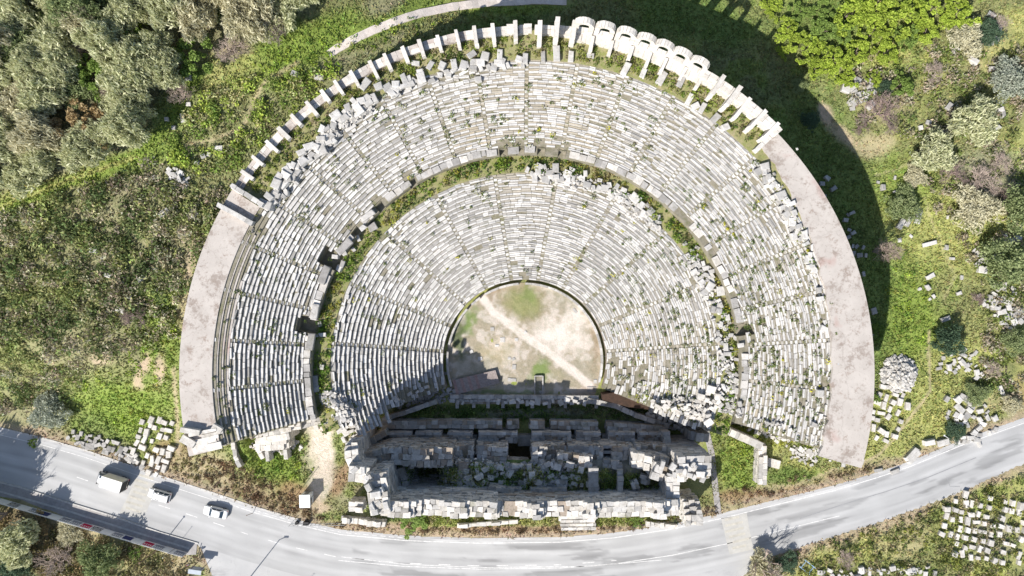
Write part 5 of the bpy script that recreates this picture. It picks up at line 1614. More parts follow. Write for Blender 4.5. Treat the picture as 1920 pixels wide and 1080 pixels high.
LEFT_SCRUB = [[(-40, 400), (120, 350), (290, 300), (330, 330), (420, 360), (430, 395), (375, 490), (345, 560), (325, 640), (240, 650), (160, 700), (130, 745), (60, 760), (-40, 790)]]
scrub('scrub_bushes', 'low grey-green and brown scrub covering the slope left of the theatre', LEFT_SCRUB, 900, .5, 1.7, [(.22, .265, .10), (.40, .375, .23), (.28, .32, .11), (.44, .40, .28), (.14, .19, .065), (.34, .36, .15), (.30, .26, .18), (.12, .16, .06)], 74, .24, 2.4, 3)
scrub('scrub_bushes', 'scattered low bushes on the slope above the thin piers', LEFT_SCRUB2, 210, .4, 1.2, [(.31, .39, .10), (.43, .42, .21), (.37, .46, .09), (.23, .32, .07)], 60, .22, 2.0, 13)
scrub('stage_weeds', 'dark green weeds growing over the rubble inside the stage building', [[(745, 870), (870, 870), (1100, 880), (1255, 890), (1250, 925), (750, 925)]], 1000, .35, .95, [(.14, .23, .05), (.24, .31, .08), (.33, .34, .14)], 26, .17, 1.8, 14, f=lambda x, y: rub_z(x, y) + .35)
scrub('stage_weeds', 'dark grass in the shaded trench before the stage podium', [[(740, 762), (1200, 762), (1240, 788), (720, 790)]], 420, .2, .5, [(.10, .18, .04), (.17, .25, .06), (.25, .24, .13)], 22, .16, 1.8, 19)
scrub('stage_weeds', 'yellow-green grass strip at the south foot of the stage building', [[(760, 970), (1280, 970), (1270, 984), (770, 984)]], 420, .2, .45, [(.35, .37, .12), (.28, .34, .08), (.42, .38, .20)], 22, .15, 1.8, 20)
scrub('wing_weeds', 'yellow-green weeds over the broken ends of the right wing', [[(1150, 740), (1240, 740), (1330, 790), (1300, 800), (1220, 775)], [(1375, 795), (1440, 800), (1540, 830), (1530, 845), (1440, 830), (1380, 812)]], 170, .2, .55, [(.25, .31, .06), (.40, .42, .07), (.18, .24, .05)], 24, .17, 1.8, 15, f=np.vectorize(surf))
scrub('scrub_bushes', 'low mixed bushes in the field right of the theatre', [[(1690, 250), (1930, 180), (1930, 450), (1800, 420), (1720, 380)], [(1780, 430), (1930, 420), (1930, 760), (1830, 740), (1850, 560)], [(1560, 120), (1860, 60), (1930, 100), (1880, 240), (1620, 260)]], 520, .4, 1.25, [(.24, .27, .09), (.38, .345, .24), (.19, .24, .06), (.42, .37, .27), (.15, .20, .06), (.33, .28, .2)], 56, .22, 2.4, 4)
scrub('scrub_bushes', 'dry bushes below the banner fence at the bottom left', [[(-20, 960), (120, 990), (340, 1050), (360, 1090), (-20, 1090)]], 420, .4, 1.2, [(.30, .25, .12), (.36, .30, .17), (.20, .18, .09), (.16, .17, .06)], 44, .22, 2, 5)
scrub('scrub_bushes', 'low bushes and weeds below the right stretch of road', [[(1400, 1065), (1450, 1050), (1560, 1016), (1720, 962), (1930, 880), (1930, 1090), (1400, 1090)]], 420, .3, .9, [(.25, .27, .06), (.17, .20, .06), (.33, .29, .16), (.12, .16, .04)], 36, .2, 2, 6)
scrub('verge_bushes', 'brown dead weeds along the verge under the stage building', [[(620, 985), (760, 992), (980, 990), (1200, 985), (1340, 950), (1350, 962), (1200, 992), (900, 1003), (640, 988)], [(360, 850), (450, 870), (560, 930), (620, 980), (540, 965), (400, 915), (310, 880)], [(1350, 925), (1560, 880), (1620, 870), (1640, 880), (1420, 935)]], 700, .2, .6, [(.26, .17, .10), (.34, .26, .16), (.20, .14, .09), (.30, .27, .12)], 30, .16, 2.4, 7)
scrub('meadow_weeds', 'lush bright green weeds on the slopes round the theatre', [[(150, 720), (330, 600), (335, 780), (300, 800), (180, 790)], [(455, 840), (580, 820), (590, 900), (470, 900)], [(470, 120), (640, 60), (760, 30), (900, 20), (800, 60), (650, 120), (560, 170)], [(1345, 800), (1425, 845), (1428, 900), (1350, 910)], [(1660, 440), (1740, 500), (1730, 640), (1660, 650)]], 1100, .25, .7, [(.25, .36, .05), (.33, .43, .06), (.16, .26, .045), (.36, .38, .10)], 26, .2, 1.8, 8)
scrub('walkway_weeds', 'green weeds filling the curved walkway between the seat tiers', [[tuple(px_of(r, t, 12)) for r, t in [(33.5, t) for t in range(-19, 199, 3)] + [(36.0, t) for t in range(198, -20, -3)]]], 1150, .25, .75, [(.13, .22, .03), (.20, .28, .04), (.09, .16, .03), (.30, .30, .05), (.28, .24, .12)], 26, .2, 1.8, 9, f=lambda x, y: np.full(np.shape(x), 12.0))
gal_poly = [tuple(px_of(r, t, 20.4)) for r, t in [(50.3, t) for t in range(46, 147, 4)] + [(53.4, t) for t in range(146, 45, -4)]]
scrub('gallery_weeds', 'grass and weeds on the floor of the ruined gallery', [gal_poly], 900, .2, .6, [(.14, .21, .035), (.24, .25, .07), (.20, .26, .04), (.30, .26, .15), (.10, .16, .03)], 24, .17, 1.8, 10, f=lambda x, y: np.full(np.shape(x), 20.4))

scrub('rim_weeds', 'weeds and grass along the ragged right edge of the seats by the rim', [[(1420, 290), (1440, 285), (1530, 420), (1565, 540), (1575, 640), (1570, 700), (1555, 700), (1555, 640), (1540, 540), (1500, 440)]], 330, .2, .6, [(.20, .28, .06), (.30, .34, .08), (.14, .20, .05), (.40, .40, .06)], 26, .17, 1.8, 16, f=np.vectorize(surf))
# weeds on the seat rows
def seat_weeds():
    rng = np.random.default_rng(77); rnd = random.Random(9)
    X = []; Y = []; Z = []; Rr = []; K = []
    cnt = 0
    while cnt < 1050:
        if rnd.random() < .42: r, t = LR0 + math.sqrt(rnd.random()) * 17.6, rnd.uniform(-18, 197)
        else: r, t = rnd.uniform(UR0, UR0 + 12.2), rnd.uniform(-14, 192)
        n = float(fbm(r * .3, t * .16, 91))
        w = .35 + (t < 45) * .5 + (t < 20) * .3
        for ss in (LST if r < 34 else UST):
            if abs(t - ss) < .8: w += .3
        if n < .52 - w * .12 or rnd.random() > w: continue
        p = pt(r, t); z = surf(p.x, p.y)
        X.append(p.x); Y.append(p.y); Z.append(z); Rr.append(rnd.uniform(.18, .5)); K.append(rnd.random())
        cnt += 1
    X, Y, Z, Rr, K = map(np.array, (X, Y, Z, Rr, K))
    k = np.repeat(np.arange(len(X)), 22); m = len(k)
    d = rng.normal(size=(m, 3)); d /= np.linalg.norm(d, axis=1)[:, None]
    V, F = leaf_quads(X[k] + d[:, 0] * Rr[k], Y[k] + d[:, 1] * Rr[k], Z[k] + np.abs(d[:, 2]) * Rr[k] * .7, .15 * rng.uniform(.6, 1.4, m), 1.8, .25, rng)
    pal = np.array([(.16, .21, .06), (.26, .27, .12), (.12, .17, .04), (.50, .48, .04)])
    kk = np.digitize(K, [.4, .7, .93])
    o = fast_mesh('seat_weeds', V, F, M['grass'], col=np.repeat(pal[kk][k] * rng.uniform(.7, 1.3, m)[:, None], 4, 0))
    tag(o, 'small weeds and yellow flowers growing between the seat stones', 'weeds', kind='stuff')
seat_weeds()

# grass tufts everywhere on the open ground
def tufts():
    rng = np.random.default_rng(5)
    n = 210000
    x = rng.uniform(-92, 92, n); y = rng.uniform(-54, 54, n)
    r = np.hypot(x - AX, y - AY)
    th = np.degrees(np.arctan2(y - AY, x - AX)); th = np.where(th < -100, th + 360, th)
    thea = (r < 55.2) & (th > -16) & (th < 195)
    px = 960 + x * 10; py = 540 - y * 10
    stg = (px > 690) & (px < 1330) & (py > 735) & (py < 930)
    keep = ~thea & ~stg & ~(r < 16) & ~in_poly(x, y, ROAD) & ~in_poly(x, y, PAVE)
    keep &= dist_poly(x, y, PATH) > 1.0
    x, y = x[keep], y[keep]
    z = terrain(x, y); c = cover(x, y, z)
    g = c[:, 1] / (c[:, 0] + 1e-6)
    keep = (rng.uniform(size=len(x)) < np.where(g > 1.0, .95, .35)) & ~((c[:, 0] > .4))
    x, y, z, c = x[keep], y[keep], z[keep], c[keep]
    n = len(x)
    b = np.repeat(np.arange(n), 2); m = len(b)
    a = rng.uniform(0, 2 * PI, m); h = rng.uniform(.12, .42, m) * (.6 + .8 * fbm(x / 3, y / 3, 13)[b]); w = rng.uniform(.10, .26, m)
    lx = rng.normal(0, .7, m) * h; ly = rng.normal(0, .7, m) * h
    bx = x[b] + rng.normal(0, .1, m); by_ = y[b] + rng.normal(0, .1, m); bz = z[b] - .03
    dx, dy = np.cos(a) * w, np.sin(a) * w
    V = np.stack([np.stack([bx - dx, by_ - dy, bz], -1), np.stack([bx + dx, by_ + dy, bz], -1), np.stack([bx + lx, by_ + ly, bz + h], -1)], 1).reshape(-1, 3)
    F = np.arange(m * 3).reshape(m, 3)
    cc = c[b] * rng.uniform(.6, 1.55, m)[:, None] * (1 + rng.normal(0, .08, (m, 3)))
    o = fast_mesh('meadow_grass', V, F, M['grass'], col=np.repeat(np.clip(cc, .01, .8), 3, 0))
    tag(o, 'short tufted grass over the open ground round the theatre', 'grass', kind='stuff')
tufts()

# ------------------------------------------------------------------ vehicles
def loft(mb, secs, mat=0, cap=True):
    """secs: list of rings (equal length lists of points)"""
    n = len(secs[0]); b = len(mb.v)
    for s in secs: mb.v += [tuple(p) for p in s]
    for i in range(len(secs) - 1):
        for k in range(n):
            j = (k + 1) % n
            mb.f.append([b + i * n + k, b + (i + 1) * n + k, b + (i + 1) * n + j, b + i * n + j]); mb.m.append(mat)
    if cap:
        mb.f.append([b + k for k in range(n)]); mb.m.append(mat)
        e = b + (len(secs) - 1) * n
        mb.f.append([e + k for k in range(n)][::-1]); mb.m.append(mat)
def car_ring(x, hw, z0, z1, rnd=.18, tuck=.06):
    h = z1 - z0
    return [(x, -hw + tuck, z0), (x, -hw, z0 + h * .3), (x, -hw + .02, z0 + h * .62), (x, -hw + tuck * 1.2, z1 - rnd * h * .35), (x, -hw + rnd * 1.1, z1), (x, hw - rnd * 1.1, z1), (x, hw - tuck * 1.2, z1 - rnd * h * .35), (x, hw - .02, z0 + h * .62), (x, hw, z0 + h * .3), (x, hw - tuck, z0)]
def wheel(x, y, r, w, par):
    mb = MB(); mb.tube((0, -w / 2, 0), (0, w / 2, 0), r, n=18)
    t = mb.build('wheel', M['rubber'], par, True); t.location = (x, y, r)
    s = 1 if y > 0 else -1
    mb = MB(); mb.tube((0, s * (w / 2 - .03), 0), (0, s * (w / 2 + .012), 0), r * .62, r * .55, 12)
    mb.build('rim', M['alu'], t)
def sub(name, par, mat, *boxes, jit=0):
    mb = MB()
    for c, s in boxes: mb.box(c, s, jit=jit)
    return mb.build(name, mat, par)
def quadpart(name, par, mat, quads):
    mb = MB()
    for q in quads: mb.add(q, [list(range(len(q)))])
    return mb.build(name, mat, par)

def sedan(px, py, ang):
    e = empty('sedan', P(px, py, 0), 'white four-door sedan driving left, nearest the junction', 'car', None, R(ang))
    mb = MB()   # front at -x
    secs = [car_ring(-2.28, .62, .38, .62), car_ring(-2.15, .80, .25, .74), car_ring(-1.7, .88, .2, .86), car_ring(-1.0, .90, .18, .95), car_ring(-.2, .91, .18, .97), car_ring(.9, .91, .18, .98), car_ring(1.6, .89, .2, 1.02), car_ring(2.1, .84, .25, 1.0), car_ring(2.28, .70, .36, .88)]
    loft(mb, secs)
    mb.build('body', M['car_white'], e, True)
    # greenhouse: glass loft with roof panel and pillars
    def gr(x, hw, z): return [(x, -hw, z), (x, hw, z)]
    lo = [(-1.05, .78, .95), (1.62, .76, 1.0)]; hi = [(-.32, .60, 1.42), (.95, .58, 1.44)]
    B_ = [(-1.05, -.76, .94), (-1.05, .76, .94), (1.62, .74, 1.0), (1.62, -.74, 1.0)]
    Tt = [(-.35, -.60, 1.43), (-.35, .60, 1.43), (.98, .58, 1.45), (.98, -.58, 1.45)]
    mb = MB(); mb.add(B_ + Tt, [[0, 1, 5, 4], [1, 2, 6, 5], [2, 3, 7, 6], [3, 0, 4, 7]]); mb.build('windows', M['glass'], e)
    mb = MB(); secs = [[(x, -w, z - .04), (x, -w + .06, z), (x, 0, z + c), (x, w - .06, z), (x, w, z - .04)] for x, w, z, c in ((-.48, .58, 1.39, .02), (-.3, .62, 1.45, .03), (.3, .63, 1.47, .035), (.9, .61, 1.46, .03), (1.08, .56, 1.40, .02))]
    loft(mb, secs, cap=False); mb.build('roof', M['car_white'], e, True)
    mb = MB()
    for s in (-1, 1):
        mb.tube((-1.06, .77 * s, .96), (-.38, .61 * s, 1.43), .045, n=5); mb.tube((1.62, .75 * s, 1.0), (1.0, .59 * s, 1.44), .06, n=5); mb.tube((.25, .80 * s, .97), (.28, .62 * s, 1.45), .035, n=5)
    mb.build('pillars', M['car_white'], e)
    for x in (-1.42, 1.38):
        for y in (-.80, .80): wheel(x, y, .32, .22, e)
    for s in (-1, 1):
        quadpart('headlight', e, M['lamp'], [[(-2.2, .45 * s, .6), (-2.1, .72 * s, .60), (-1.95, .76 * s, .75), (-2.08, .5 * s, .77)][::s]])
        sub('taillight', e, M['red'], ((2.2, .6 * s, .82), (.12, .26, .14)))
        sub('mirror', e, M['car_white'], ((-.85, .98 * s, 1.0), (.14, .2, .12)))
        sub('door_handle', e, M['alu'], ((.1, .91 * s, .82), (.16, .03, .03)), ((.95, .91 * s, .83), (.16, .03, .03)))
    sub('number_plate', e, M['banner_white'], ((2.29, 0, .62), (.02, .5, .11)), )
    sub('bumper', e, M['black'], ((-2.27, 0, .34), (.06, 1.2, .1)), ((2.25, 0, .32), (.08, 1.3, .12)))
    sub('panel_gaps', e, M['black'], ((-1.02, 0, .957), (.02, 1.5, .012)), ((1.68, 0, 1.02), (.02, 1.3, .012)))
    return e

def van(px, py, ang):
    e = empty('minivan', P(px, py, 0), 'white minivan with dark rear hatch driving left between truck and sedan', 'van', None, R(ang))
    mb = MB()
    secs = [car_ring(-2.12, .66, .35, .70), car_ring(-2.0, .80, .25, .88), car_ring(-1.5, .86, .2, 1.05), car_ring(-1.0, .88, .2, 1.12), car_ring(.5, .88, .2, 1.14), car_ring(1.9, .87, .2, 1.14), car_ring(2.08, .82, .3, 1.10)]
    loft(mb, secs); mb.build('body', M['car_white'], e, True)
    B_ = [(-1.15, -.80, 1.08), (-1.15, .80, 1.08), (2.06, .80, 1.1), (2.06, -.80, 1.1)]; Tt = [(-.62, -.66, 1.78), (-.62, .66, 1.78), (1.92, .68, 1.80), (1.92, -.68, 1.80)]
    mb = MB(); mb.add(B_ + Tt, [[0, 1, 5, 4], [1, 2, 6, 5], [2, 3, 7, 6], [3, 0, 4, 7]]); mb.build('windows', M['glass'], e)
    mb = MB(); secs = [[(x, -w, z - .05), (x, -w + .07, z), (x, 0, z + .03), (x, w - .07, z), (x, w, z - .05)] for x, w, z in ((-.72, .62, 1.74), (-.5, .68, 1.81), (.6, .70, 1.84), (1.85, .70, 1.83), (2.0, .66, 1.78))]
    loft(mb, secs, cap=False); mb.build('roof', M['car_white'], e, True)
    mb = MB()
    for s in (-1, 1):
        for a, b in (((-1.15, .8, 1.09), (-.66, .67, 1.78)), ((.05, .84, 1.12), (.08, .70, 1.80)), ((1.0, .84, 1.12), (1.02, .70, 1.80)), ((2.05, .8, 1.1), (1.93, .68, 1.8))):
            mb.tube((a[0], a[1] * s, a[2]), (b[0], b[1] * s, b[2]), .05, n=5)
    mb.build('pillars', M['car_white'], e)
    for x in (-1.3, 1.3):
        for y in (-.78, .78): wheel(x, y, .31, .2, e)
    for s in (-1, 1):
        sub('headlight', e, M['lamp'], ((-2.02, .6 * s, .78), (.16, .26, .15)))
        sub('taillight', e, M['red'], ((2.07, .74 * s, 1.0), (.06, .12, .36)))
        sub('mirror', e, M['car_white'], ((-.98, .98 * s, 1.15), (.14, .2, .16)))
        sub('roof_rail', e, M['black'], ((.7, .56 * s, 1.88), (1.9, .04, .04)))
    sub('bumper', e, M['black'], ((-2.1, 0, .36), (.1, 1.3, .14)), ((2.1, 0, .34), (.1, 1.4, .16)))
    sub('spoiler', e, M['black'], ((2.02, 0, 1.76), (.22, 1.2, .03)))
    return e

def truck(px, py, ang):
    e = empty('box_truck', P(px, py, 0), 'small box truck with cream roofed cargo box leading the three vehicles', 'truck', None, R(ang))
    mb = MB()
    secs = [car_ring(-2.75, .80, .35, 1.0), car_ring(-2.68, .88, .3, 1.25), car_ring(-2.35, .90, .3, 1.45, .14), car_ring(-1.35, .90, .3, 1.5, .14)]
    loft(mb, secs); mb.build('cab', M['alu'], e, True)
    mb = MB(); mb.add([(-2.42, -.84, 1.42), (-2.42, .84, 1.42), (-1.36, .86, 1.45), (-1.36, -.86, 1.45), (-2.05, -.72, 2.02), (-2.05, .72, 2.02), (-1.36, .76, 2.08), (-1.36, -.76, 2.08)], [[0, 1, 5, 4], [1, 2, 6, 5], [3, 0, 4, 7]])
    mb.build('cab_windows', M['glass'], e)
    mb = MB(); secs = [[(x, -w, z - .05), (x, -w + .08, z), (x, 0, z + .03), (x, w - .08, z), (x, w, z - .05)] for x, w, z in ((-2.12, .70, 2.0), (-1.95, .76, 2.07), (-1.34, .80, 2.12))]
    loft(mb, secs, cap=False); mb.build('cab_roof', M['car_white'], e, True)
    mb = MB(); mb.box((.75, 0, .55), (4.1, .8, .22)); mb.build('chassis', M['black'], e)
    box = sub('cargo_box', e, M['cream_paint'], ((.85, 0, 1.85), (3.9, 2.1, 2.3)))
    mb = MB()
    for sx in (-1.12, 2.82):
        mb.box((sx, 0, 3.0), (.07, 2.14, .07))
    for sy in (-1.05, 1.05):
        mb.box((.85, sy, 3.0), (3.98, .07, .07)); mb.box((.85, sy, .72), (3.98, .07, .1))
        for sx in (-1.1, 2.8): mb.box((sx, sy, 1.85), (.08, .08, 2.3))
    mb.build('box_trim', M['alu'], box)
    mb = MB()
    for k in range(4): mb.box((-.3 + k * .75, 0, 3.012), (.02, 2.0, .012))
    mb.build('roof_seams', M['alu'], box)
    sub('rear_door', e, M['black'], ((2.82, 0, 1.9), (.05, 1.85, 2.0)))
    sub('side_box', e, M['alu'], ((.7, 1.02, .5), (1.2, .2, .4)))
    sub('roof_hatch', e, M['glass'], ((-1.7, .45, 2.13), (.4, .5, .04)))
    for y in (-.82, .82):
        wheel(-2.0, y, .38, .24, e); wheel(1.7, y, .38, .3, e)
    for s in (-1, 1):
        sub('headlight', e, M['lamp'], ((-2.72, .6 * s, .8), (.12, .3, .18)))
        sub('taillight', e, M['red'], ((2.86, .85 * s, .7), (.05, .25, .12)))
        sub('mirror', e, M['black'], ((-2.3, 1.08 * s, 1.6), (.1, .22, .35)))
    sub('bumper', e, M['black'], ((-2.78, 0, .42), (.1, 1.6, .2)), ((2.85, 0, .5), (.1, 1.8, .12)))
    return e
truck(216, 898, -17.5)
van(303, 926, -16)
sedan(407, 958, -13)

# ------------------------------------------------------------------ banner fence
bf = empty('banner_fence', P(176, 984, 0), 'long fence of white banners with red, black and grey print along the pavement', 'fence')
b0 = Vector(P(-110, 901, 0)); b1 = Vector(P(352, 1036, 0))
bd = (b1 - b0); BL = bd.length; bd.normalize(); bn = Vector((-bd.y, bd.x, 0))
n_pan = 24; pl = BL / n_pan
B0 = Vector(bf.location)
kinds = ['w', 'g', 'w', 'w', 'w', 'g', 'w', 'k', 'w', 'g', 'b', 'w', 'g', 'g', 'r', 'k', 'w', 'g', 'b', 'w', 'r', 'g', 'w', 'g']
for i in range(n_pan + 1):
    p = b0 + bd * (pl * i) - B0
    mb = MB(); mb.tube(p, p + Vector((0, 0, 2.3)), .035, n=6); mb.build('post', M['steel'], bf)
mb = MB()
for z in (.2, 2.25): mb.tube(b0 - B0 + Vector((0, 0, z)), b1 - B0 + Vector((0, 0, z)), .025, n=5)
mb.build('rail', M['car_white'], bf)
random.seed(8)
for i in range(n_pan):
    a = b0 + bd * (pl * i + .02) - B0 + bn * .04; c = b0 + bd * (pl * (i + 1) - .02) - B0 + bn * .04
    z0, z1 = .15, 2.2
    def bq(u0, u1, v0, v1, off, slant=0):
        q = []
        for u, v in ((u0, v0), (u1, v0), (u1, v1), (u0, v1)):
            p = a + (c - a) * u + bd * slant * (v - v0) + bn * off
            q.append((p.x, p.y, z0 + (z1 - z0) * v))
        return q
    mb = MB(); q = bq(0, 1, 0, 1, 0); q2 = bq(0, 1, 0, 1, -.02)
    mb.add(q + q2, [[3, 2, 1, 0], [4, 5, 6, 7], [0, 1, 5, 4], [1, 2, 6, 5], [2, 3, 7, 6], [3, 0, 4, 7]])
    pan = mb.build('banner', M['banner_white'], bf)
    k = kinds[i]
    if k == 'w': continue
    mb = MB()
    if k in 'gbr':
        mb.add(bq(.06, .94, .12, .86, .008), [[3, 2, 1, 0]])
        mb.build('print', M[{'g': 'banner_grey', 'b': 'banner_blue', 'r': 'banner_red'}[k]], pan)
        if k in 'gr':
            mb = MB()
            for j in range(4): mb.add(bq(.14 + j * .2, .22 + j * .2, .5, .72, .014), [[3, 2, 1, 0]])
            mb.build('print_marks', M['banner_white'], pan)
    else:
        for j in range(4):   # four bold black slanting characters, unreadable in the photograph
            u = .05 + j * .235
            mb.add(bq(u, u + .07, .10, .9, .008, .12), [[3, 2, 1, 0]])
            mb.add(bq(u + .13, u + .19, .10, .9, .008, .12), [[3, 2, 1, 0]])
            mb.add(bq(u + .07, u + .13, (.42, .1, .72, .42)[j], (.6, .28, .9, .6)[j], .008, .12), [[3, 2, 1, 0]])
        mb.build('print', M['banner_black'], pan)

# ------------------------------------------------------------------ cabin, poles, signs
def on(px, py, f=T): x, y, z = PS(px, py, f); return Vector((x, y, z))
h0 = on(579, 932)
hut = empty('ticket_cabin', h0, 'small white-roofed cabin at the foot of the dirt ramp', 'cabin', None, R(2))
sub('walls', hut, M['hut'], ((0, 0, 1.25), (1.75, 2.1, 2.5)))
sub('roof', hut, M['hut'], ((0, 0, 2.58), (1.95, 2.35, .14)))
sub('frame', hut, M['hut_dark'], ((.9, .35, 1.25), (.05, .06, 2.4)), ((.9, -.9, 1.25), (.05, .06, 2.4)), ((-.9, -1.0, 1.25), (.05, .06, 2.4)))
sub('window', hut, M['glass'], ((.9, -.3, 1.5), (.03, 1.0, .9)), )
sub('door', hut, M['hut_dark'], ((0, 1.07, 1.05), (.8, .04, 2.0)))
# tank-like dark equipment under the cabin
gd = on(580, 985)
gate = empty('roadside_gate', gd, 'low metal gate and railings between the cabin and the road', 'gate')
mb = MB()
for k in range(14):
    mb.tube((-3.5 + k * .8, .2 + k * .02, 0), (-3.5 + k * .8, .2 + k * .02, 1.3), .03, n=5)
mb.build('bars', M['steel'], gate)
mb = MB()
for z in (.25, 1.25): mb.tube((-3.5, .2, z), (6.9, .46, z), .035, n=5)
mb.build('rails', M['steel'], gate)
sub('meter_box', gate, M['black'], ((-.4, .6, .5), (1.0, .6, 1.0)), ((-2.2, .6, .4), (.5, .5, .8)))

def pole(name, label, cat, px, py, h, r=.05, lean=(0, 0), head=None, mat='steel', z=None):
    b = on(px, py) if z is None else Vector(P(px, py, z))
    e = empty(name, b, label, cat)
    top = Vector((lean[0], lean[1], h))
    mb = MB(); mb.tube((0, 0, -.2), top, r, r * .7, 7); mb.build('pole', M[mat], e)
    if head == 'lamp':
        mb = MB(); mb.tube(top, top + Vector((.9, .3, .2)), r * .7, n=6); mb.build('arm', M[mat], e)
        sub('lamp_head', e, M['alu'], ((top.x + 1.2, top.y + .4, top.z + .2), (.8, .3, .14)))
        sub('base', e, M['steel'], ((0, 0, .15), (.35, .35, .3)))
    elif head == 'round':
        mb = MB(); mb.tube(top + Vector((0, .03, -.1)), top + Vector((0, .06, -.1)), .32, n=18); mb.build('sign_disc', M['red'], e)
        mb = MB(); mb.tube(top + Vector((0, .061, -.1)), top + Vector((0, .066, -.1)), .24, n=18); mb.build('sign_face', M['banner_white'], e)
    elif head == 'cap':
        sub('cap', e, M[mat], ((top.x, top.y, top.z), (r * 3, r * 3, .08)))
    return e
pole('utility_pole', 'tall dark pole standing behind the banner fence at its right end', 'pole', 298, 1029, 6.8, .10, head='cap', mat='rust')
pole('utility_pole', 'thin pole just right of the tall dark pole', 'pole', 328, 1028, 4.6, .04, head='cap')
pole('road_sign', 'round traffic sign on a thin post by the junction corner', 'road sign', 364, 1050, 2.7, .035, head='round')
pole('street_lamp', 'street lamp at the bottom edge of the junction', 'street lamp', 452, 1104, 10.5, .11, head='lamp', z=0)
pole('street_lamp', 'lamp pole at the bottom edge casting a short shadow', 'street lamp', 560, 1112, 4.2, .05, head='cap', z=0)
pole('stake', 'dark stake leaning beside the cabin road edge', 'stake', 475, 984 - 22, 2.2, .05, (-.4, .3), 'cap', 'rust')
pole('stake', 'forked stake at the road edge left of the cabin', 'stake', 545, 962, 2.0, .05, (.3, -.3), 'cap', 'rust')
pole('marker_post', 'white-capped marker post on the left verge', 'post', 420, 929, 1.0, .12, head='cap', mat='car_white')
pole('meadow_pole', 'bent white lamp pole lying over blocks by the right road', 'pole', 1783, 824, 2.2, .08, (-2.6, 1.2), 'cap', 'car_white')
pole('roadside_pole', 'thin dark pole rising behind the cabin', 'pole', 556, 928, 6.0, .06, head='cap', mat='rust')
bb = empty('notice_board', on(378, 1058), 'grey-blue notice board on two posts at the junction corner', 'notice board', None, R(-8))
sub('board', bb, M['board'], ((0, 0, 2.0), (2.3, .08, 1.5)))
for s in (-.9, .9): sub('post', bb, M['rust'], ((s, .06, 1.2), (.09, .09, 2.4)))
sub('top_panel', bb, M['board'], ((0, -.35, 2.76), (2.4, .8, .05)))
gp = empty('leaning_gate_post', on(370, 1044), 'dark leaning timbers beside the notice board', 'posts')
for k, (ax, ay) in enumerate(((0, 0), (.35, -.3), (.6, -.9))):
    mb = MB(); mb.tube((ax, ay, 0), (ax - .5, ay + .9, 1.9 - k * .3), .07, n=6); mb.build('timber', M['rust'], gp)
# shelter just below the picture, whose roof shades the road
sh = empty('roadside_shelter', P(560, 1150, 0), 'flat-roofed roadside shelter just below the picture edge', 'shelter', None, R(-7))
sub('roof', sh, M['board'], ((0, 0, 3.7), (17, 5, .2)))
for sx in (-8, -2.7, 2.7, 8):
    for sy in (-2.2, 2.2): sub('column', sh, M['steel'], ((sx, sy, 1.8), (.16, .16, 3.6)))
sub('back_wall', sh, M['hut'], ((0, -2.3, 1.7), (16, .12, 3.2)))
# blue metal frame at the bottom right
fr = empty('blue_metal_frame', on(1512, 1062), 'light blue metal frame lying in the weeds at the bottom', 'gate panel', None, R(-38))
M['blue'] = plain_mat('light_blue_paint', (.30, .45, .62), .5, var=.2)
for nm, c, s_ in (('rail', (0, .8, .4), (2.6, .12, .12)), ('rail', (0, -.8, .4), (2.6, .12, .12)), ('crossbar', (-.9, 0, .4), (.1, 1.6, .1)), ('crossbar', (.9, 0, .4), (.1, 1.6, .1)), ('leg', (-1.2, .8, .2), (.1, .1, .4)), ('leg', (1.2, -.8, .2), (.1, .1, .4))):
    sub(nm, fr, M['blue'], (c, s_))

# wire fences along the road
def wire_fence(label, pts, h, step, f=T, lean=.1):
    P3 = [on(a, b, f) for a, b in pts]
    e = empty('wire_fence', P3[0], label, 'fence')
    o0 = P3[0]; posts = []
    for a, b in zip(P3, P3[1:]):
        n = max(1, int((b - a).length / step))
        for i in range(n):
            q = a + (b - a) * (i / n)
            q.z = f(q.x, q.y)
            posts.append(q)
    posts.append(P3[-1])
    tops = []
    for q in posts:
        t = Vector((random.gauss(0, lean), random.gauss(0, lean), h * random.uniform(.85, 1.05)))
        mb = MB(); mb.tube(q - o0 + Vector((0, 0, -.2)), q - o0 + t, .05, .04, 5); mb.build('post', M['rust'], e)
        tops.append(q - o0 + t)
    mb = MB()
    for a, b in zip(tops, tops[1:]):
        for k in (0, .5, 1.0): mb.tube(a - Vector((0, 0, k)), b - Vector((0, 0, k)), .012, n=3, cap=False)
    mb.build('wires', M['steel'], e)
wire_fence('wire fence on dark posts along the verge below the stage building', [(900, 1000), (1000, 999), (1150, 989), (1250, 974), (1340, 950)], 2.0, 2.4)
wire_fence('wire fence on dark posts along the verge below the right wing', [(1352, 948), (1440, 926), (1560, 898), (1620, 880)], 2.0, 2.3)
wire_fence('wire fence on small posts along the left roadside verge', [(150, 832), (300, 882), (400, 914), (480, 941), (540, 962)], 1.3, 3.2)

# rope lines across the seats
for lab, pts in (('thin rope stretched across the left seats', [(610, 652), (660, 656), (740, 657), (838, 662)]), ('thin rope stretched across the right seats', [(1134, 668), (1190, 668), (1260, 664), (1385, 659)])):
    mb = MB(); Q = []
    for a, b in pts:
        q = on(a, b, surf); Q.append(q + Vector((0, 0, .9)))
    for a, b in zip(Q, Q[1:]): mb.tube(a, b, .03, n=4)
    for q in Q: mb.tube(q, q - Vector((0, 0, 1.0)), .035, n=5)
    o = mb.build('rope', M['alu']); tag(o, lab, 'rope')

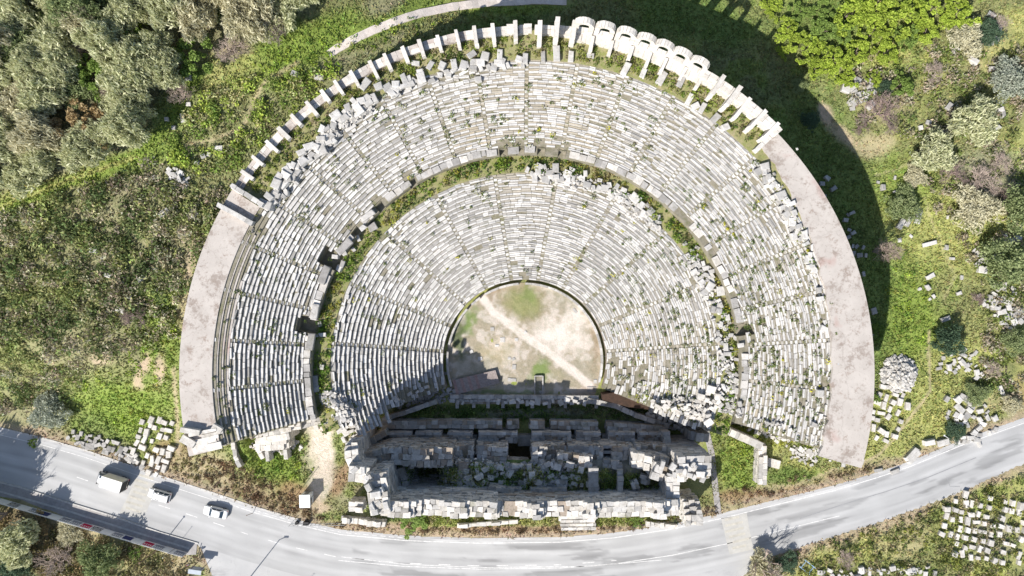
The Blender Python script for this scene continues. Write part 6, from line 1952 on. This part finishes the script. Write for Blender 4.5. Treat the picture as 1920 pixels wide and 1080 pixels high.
# plank platform in the orchestra
pc = [Vector(P(a, b, .7)[:2]) for a, b in ((848, 713), (929, 694), (937, 718), (856, 740))]
dk = empty('plank_platform', (pc[0].x, pc[0].y, 0), 'long brown plank platform at the shaded corner of the orchestra', 'platform')
D0 = Vector(dk.location).xy
nP = 30
for i in range(nP):
    u0, u1 = i / nP, (i + .93) / nP
    q = [pc[0] + (pc[1] - pc[0]) * u0, pc[0] + (pc[1] - pc[0]) * u1, pc[3] + (pc[2] - pc[3]) * u1, pc[3] + (pc[2] - pc[3]) * u0]
    mb = MB(); zz = .7 + random.uniform(-.015, .015)
    mb.prism([tuple(k - D0) for k in q][::-1], zz - .06, zz)
    mb.build('plank', M['wood_red'] if i % 5 in (0, 1) and i < 18 else M['wood'], dk)
mb = MB()
for k in (.12, .5, .88):
    a = pc[0] + (pc[3] - pc[0]) * k - D0; b = pc[1] + (pc[2] - pc[1]) * k - D0
    mb.tube((a.x, a.y, .55), (b.x, b.y, .55), .07, n=4)
    for w in (0, .33, .66, 1):
        q = a + (b - a) * w; mb.tube((q.x, q.y, 0), (q.x, q.y, .55), .07, n=4)
mb.build('joists', M['wood'], dk)
# stone lined pit
pit = empty('stone_lined_pit', P(1010, 725, 0), 'narrow stone-lined rectangular pit beside the low orchestra wall', 'stone pit')
for c, s_ in (((-.75, 0, .25), (.22, 4.2, .5)), ((.75, 0, .25), (.22, 4.2, .5)), ((0, 2.05, .25), (1.3, .22, .5)), ((0, -2.0, .25), (1.3, .22, .5))):
    sub('edge_slab', pit, M['grey_block'], (c, s_), jit=.03)
sub('soil', pit, M['core'], ((0, 0, .05), (1.3, 3.9, .24)))
# grated slab at the east end
gr_ = empty('metal_grate', P(1109, 729, 0), 'grey metal grate lying at the right end of the orchestra', 'grate', None, R(-3))
for k in range(8): sub('bar', gr_, M['steel'], ((-.75 + k * .21, 0, .12), (.05, .8, .05)))
sub('frame', gr_, M['steel'], ((0, .42, .12), (1.7, .06, .07)), ((0, -.42, .12), (1.7, .06, .07)))
# long path strip east of the stage
ribbon('side_path', [P(a, b)[:2] for a, b in ((1322, 800), (1334, 850), (1340, 905), (1347, 965))], 1.1, .12, M['pave'], kind='structure', thick=.4, zf=T, seg=1.0)


# brown earth of the collapsed vault, darkened to paint the shade of its void
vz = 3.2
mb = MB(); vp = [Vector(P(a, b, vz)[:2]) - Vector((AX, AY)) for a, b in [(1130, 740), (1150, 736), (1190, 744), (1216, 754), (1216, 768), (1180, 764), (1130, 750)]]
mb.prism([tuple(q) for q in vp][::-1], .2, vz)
M['void_shade'] = stone_mat('brown_earth_void_shade', (.085, .05, .035), (.045, .03, .022), (.02, .015, .01), .5, .1)
mb.build('vault_void', M['void_shade'], lower)
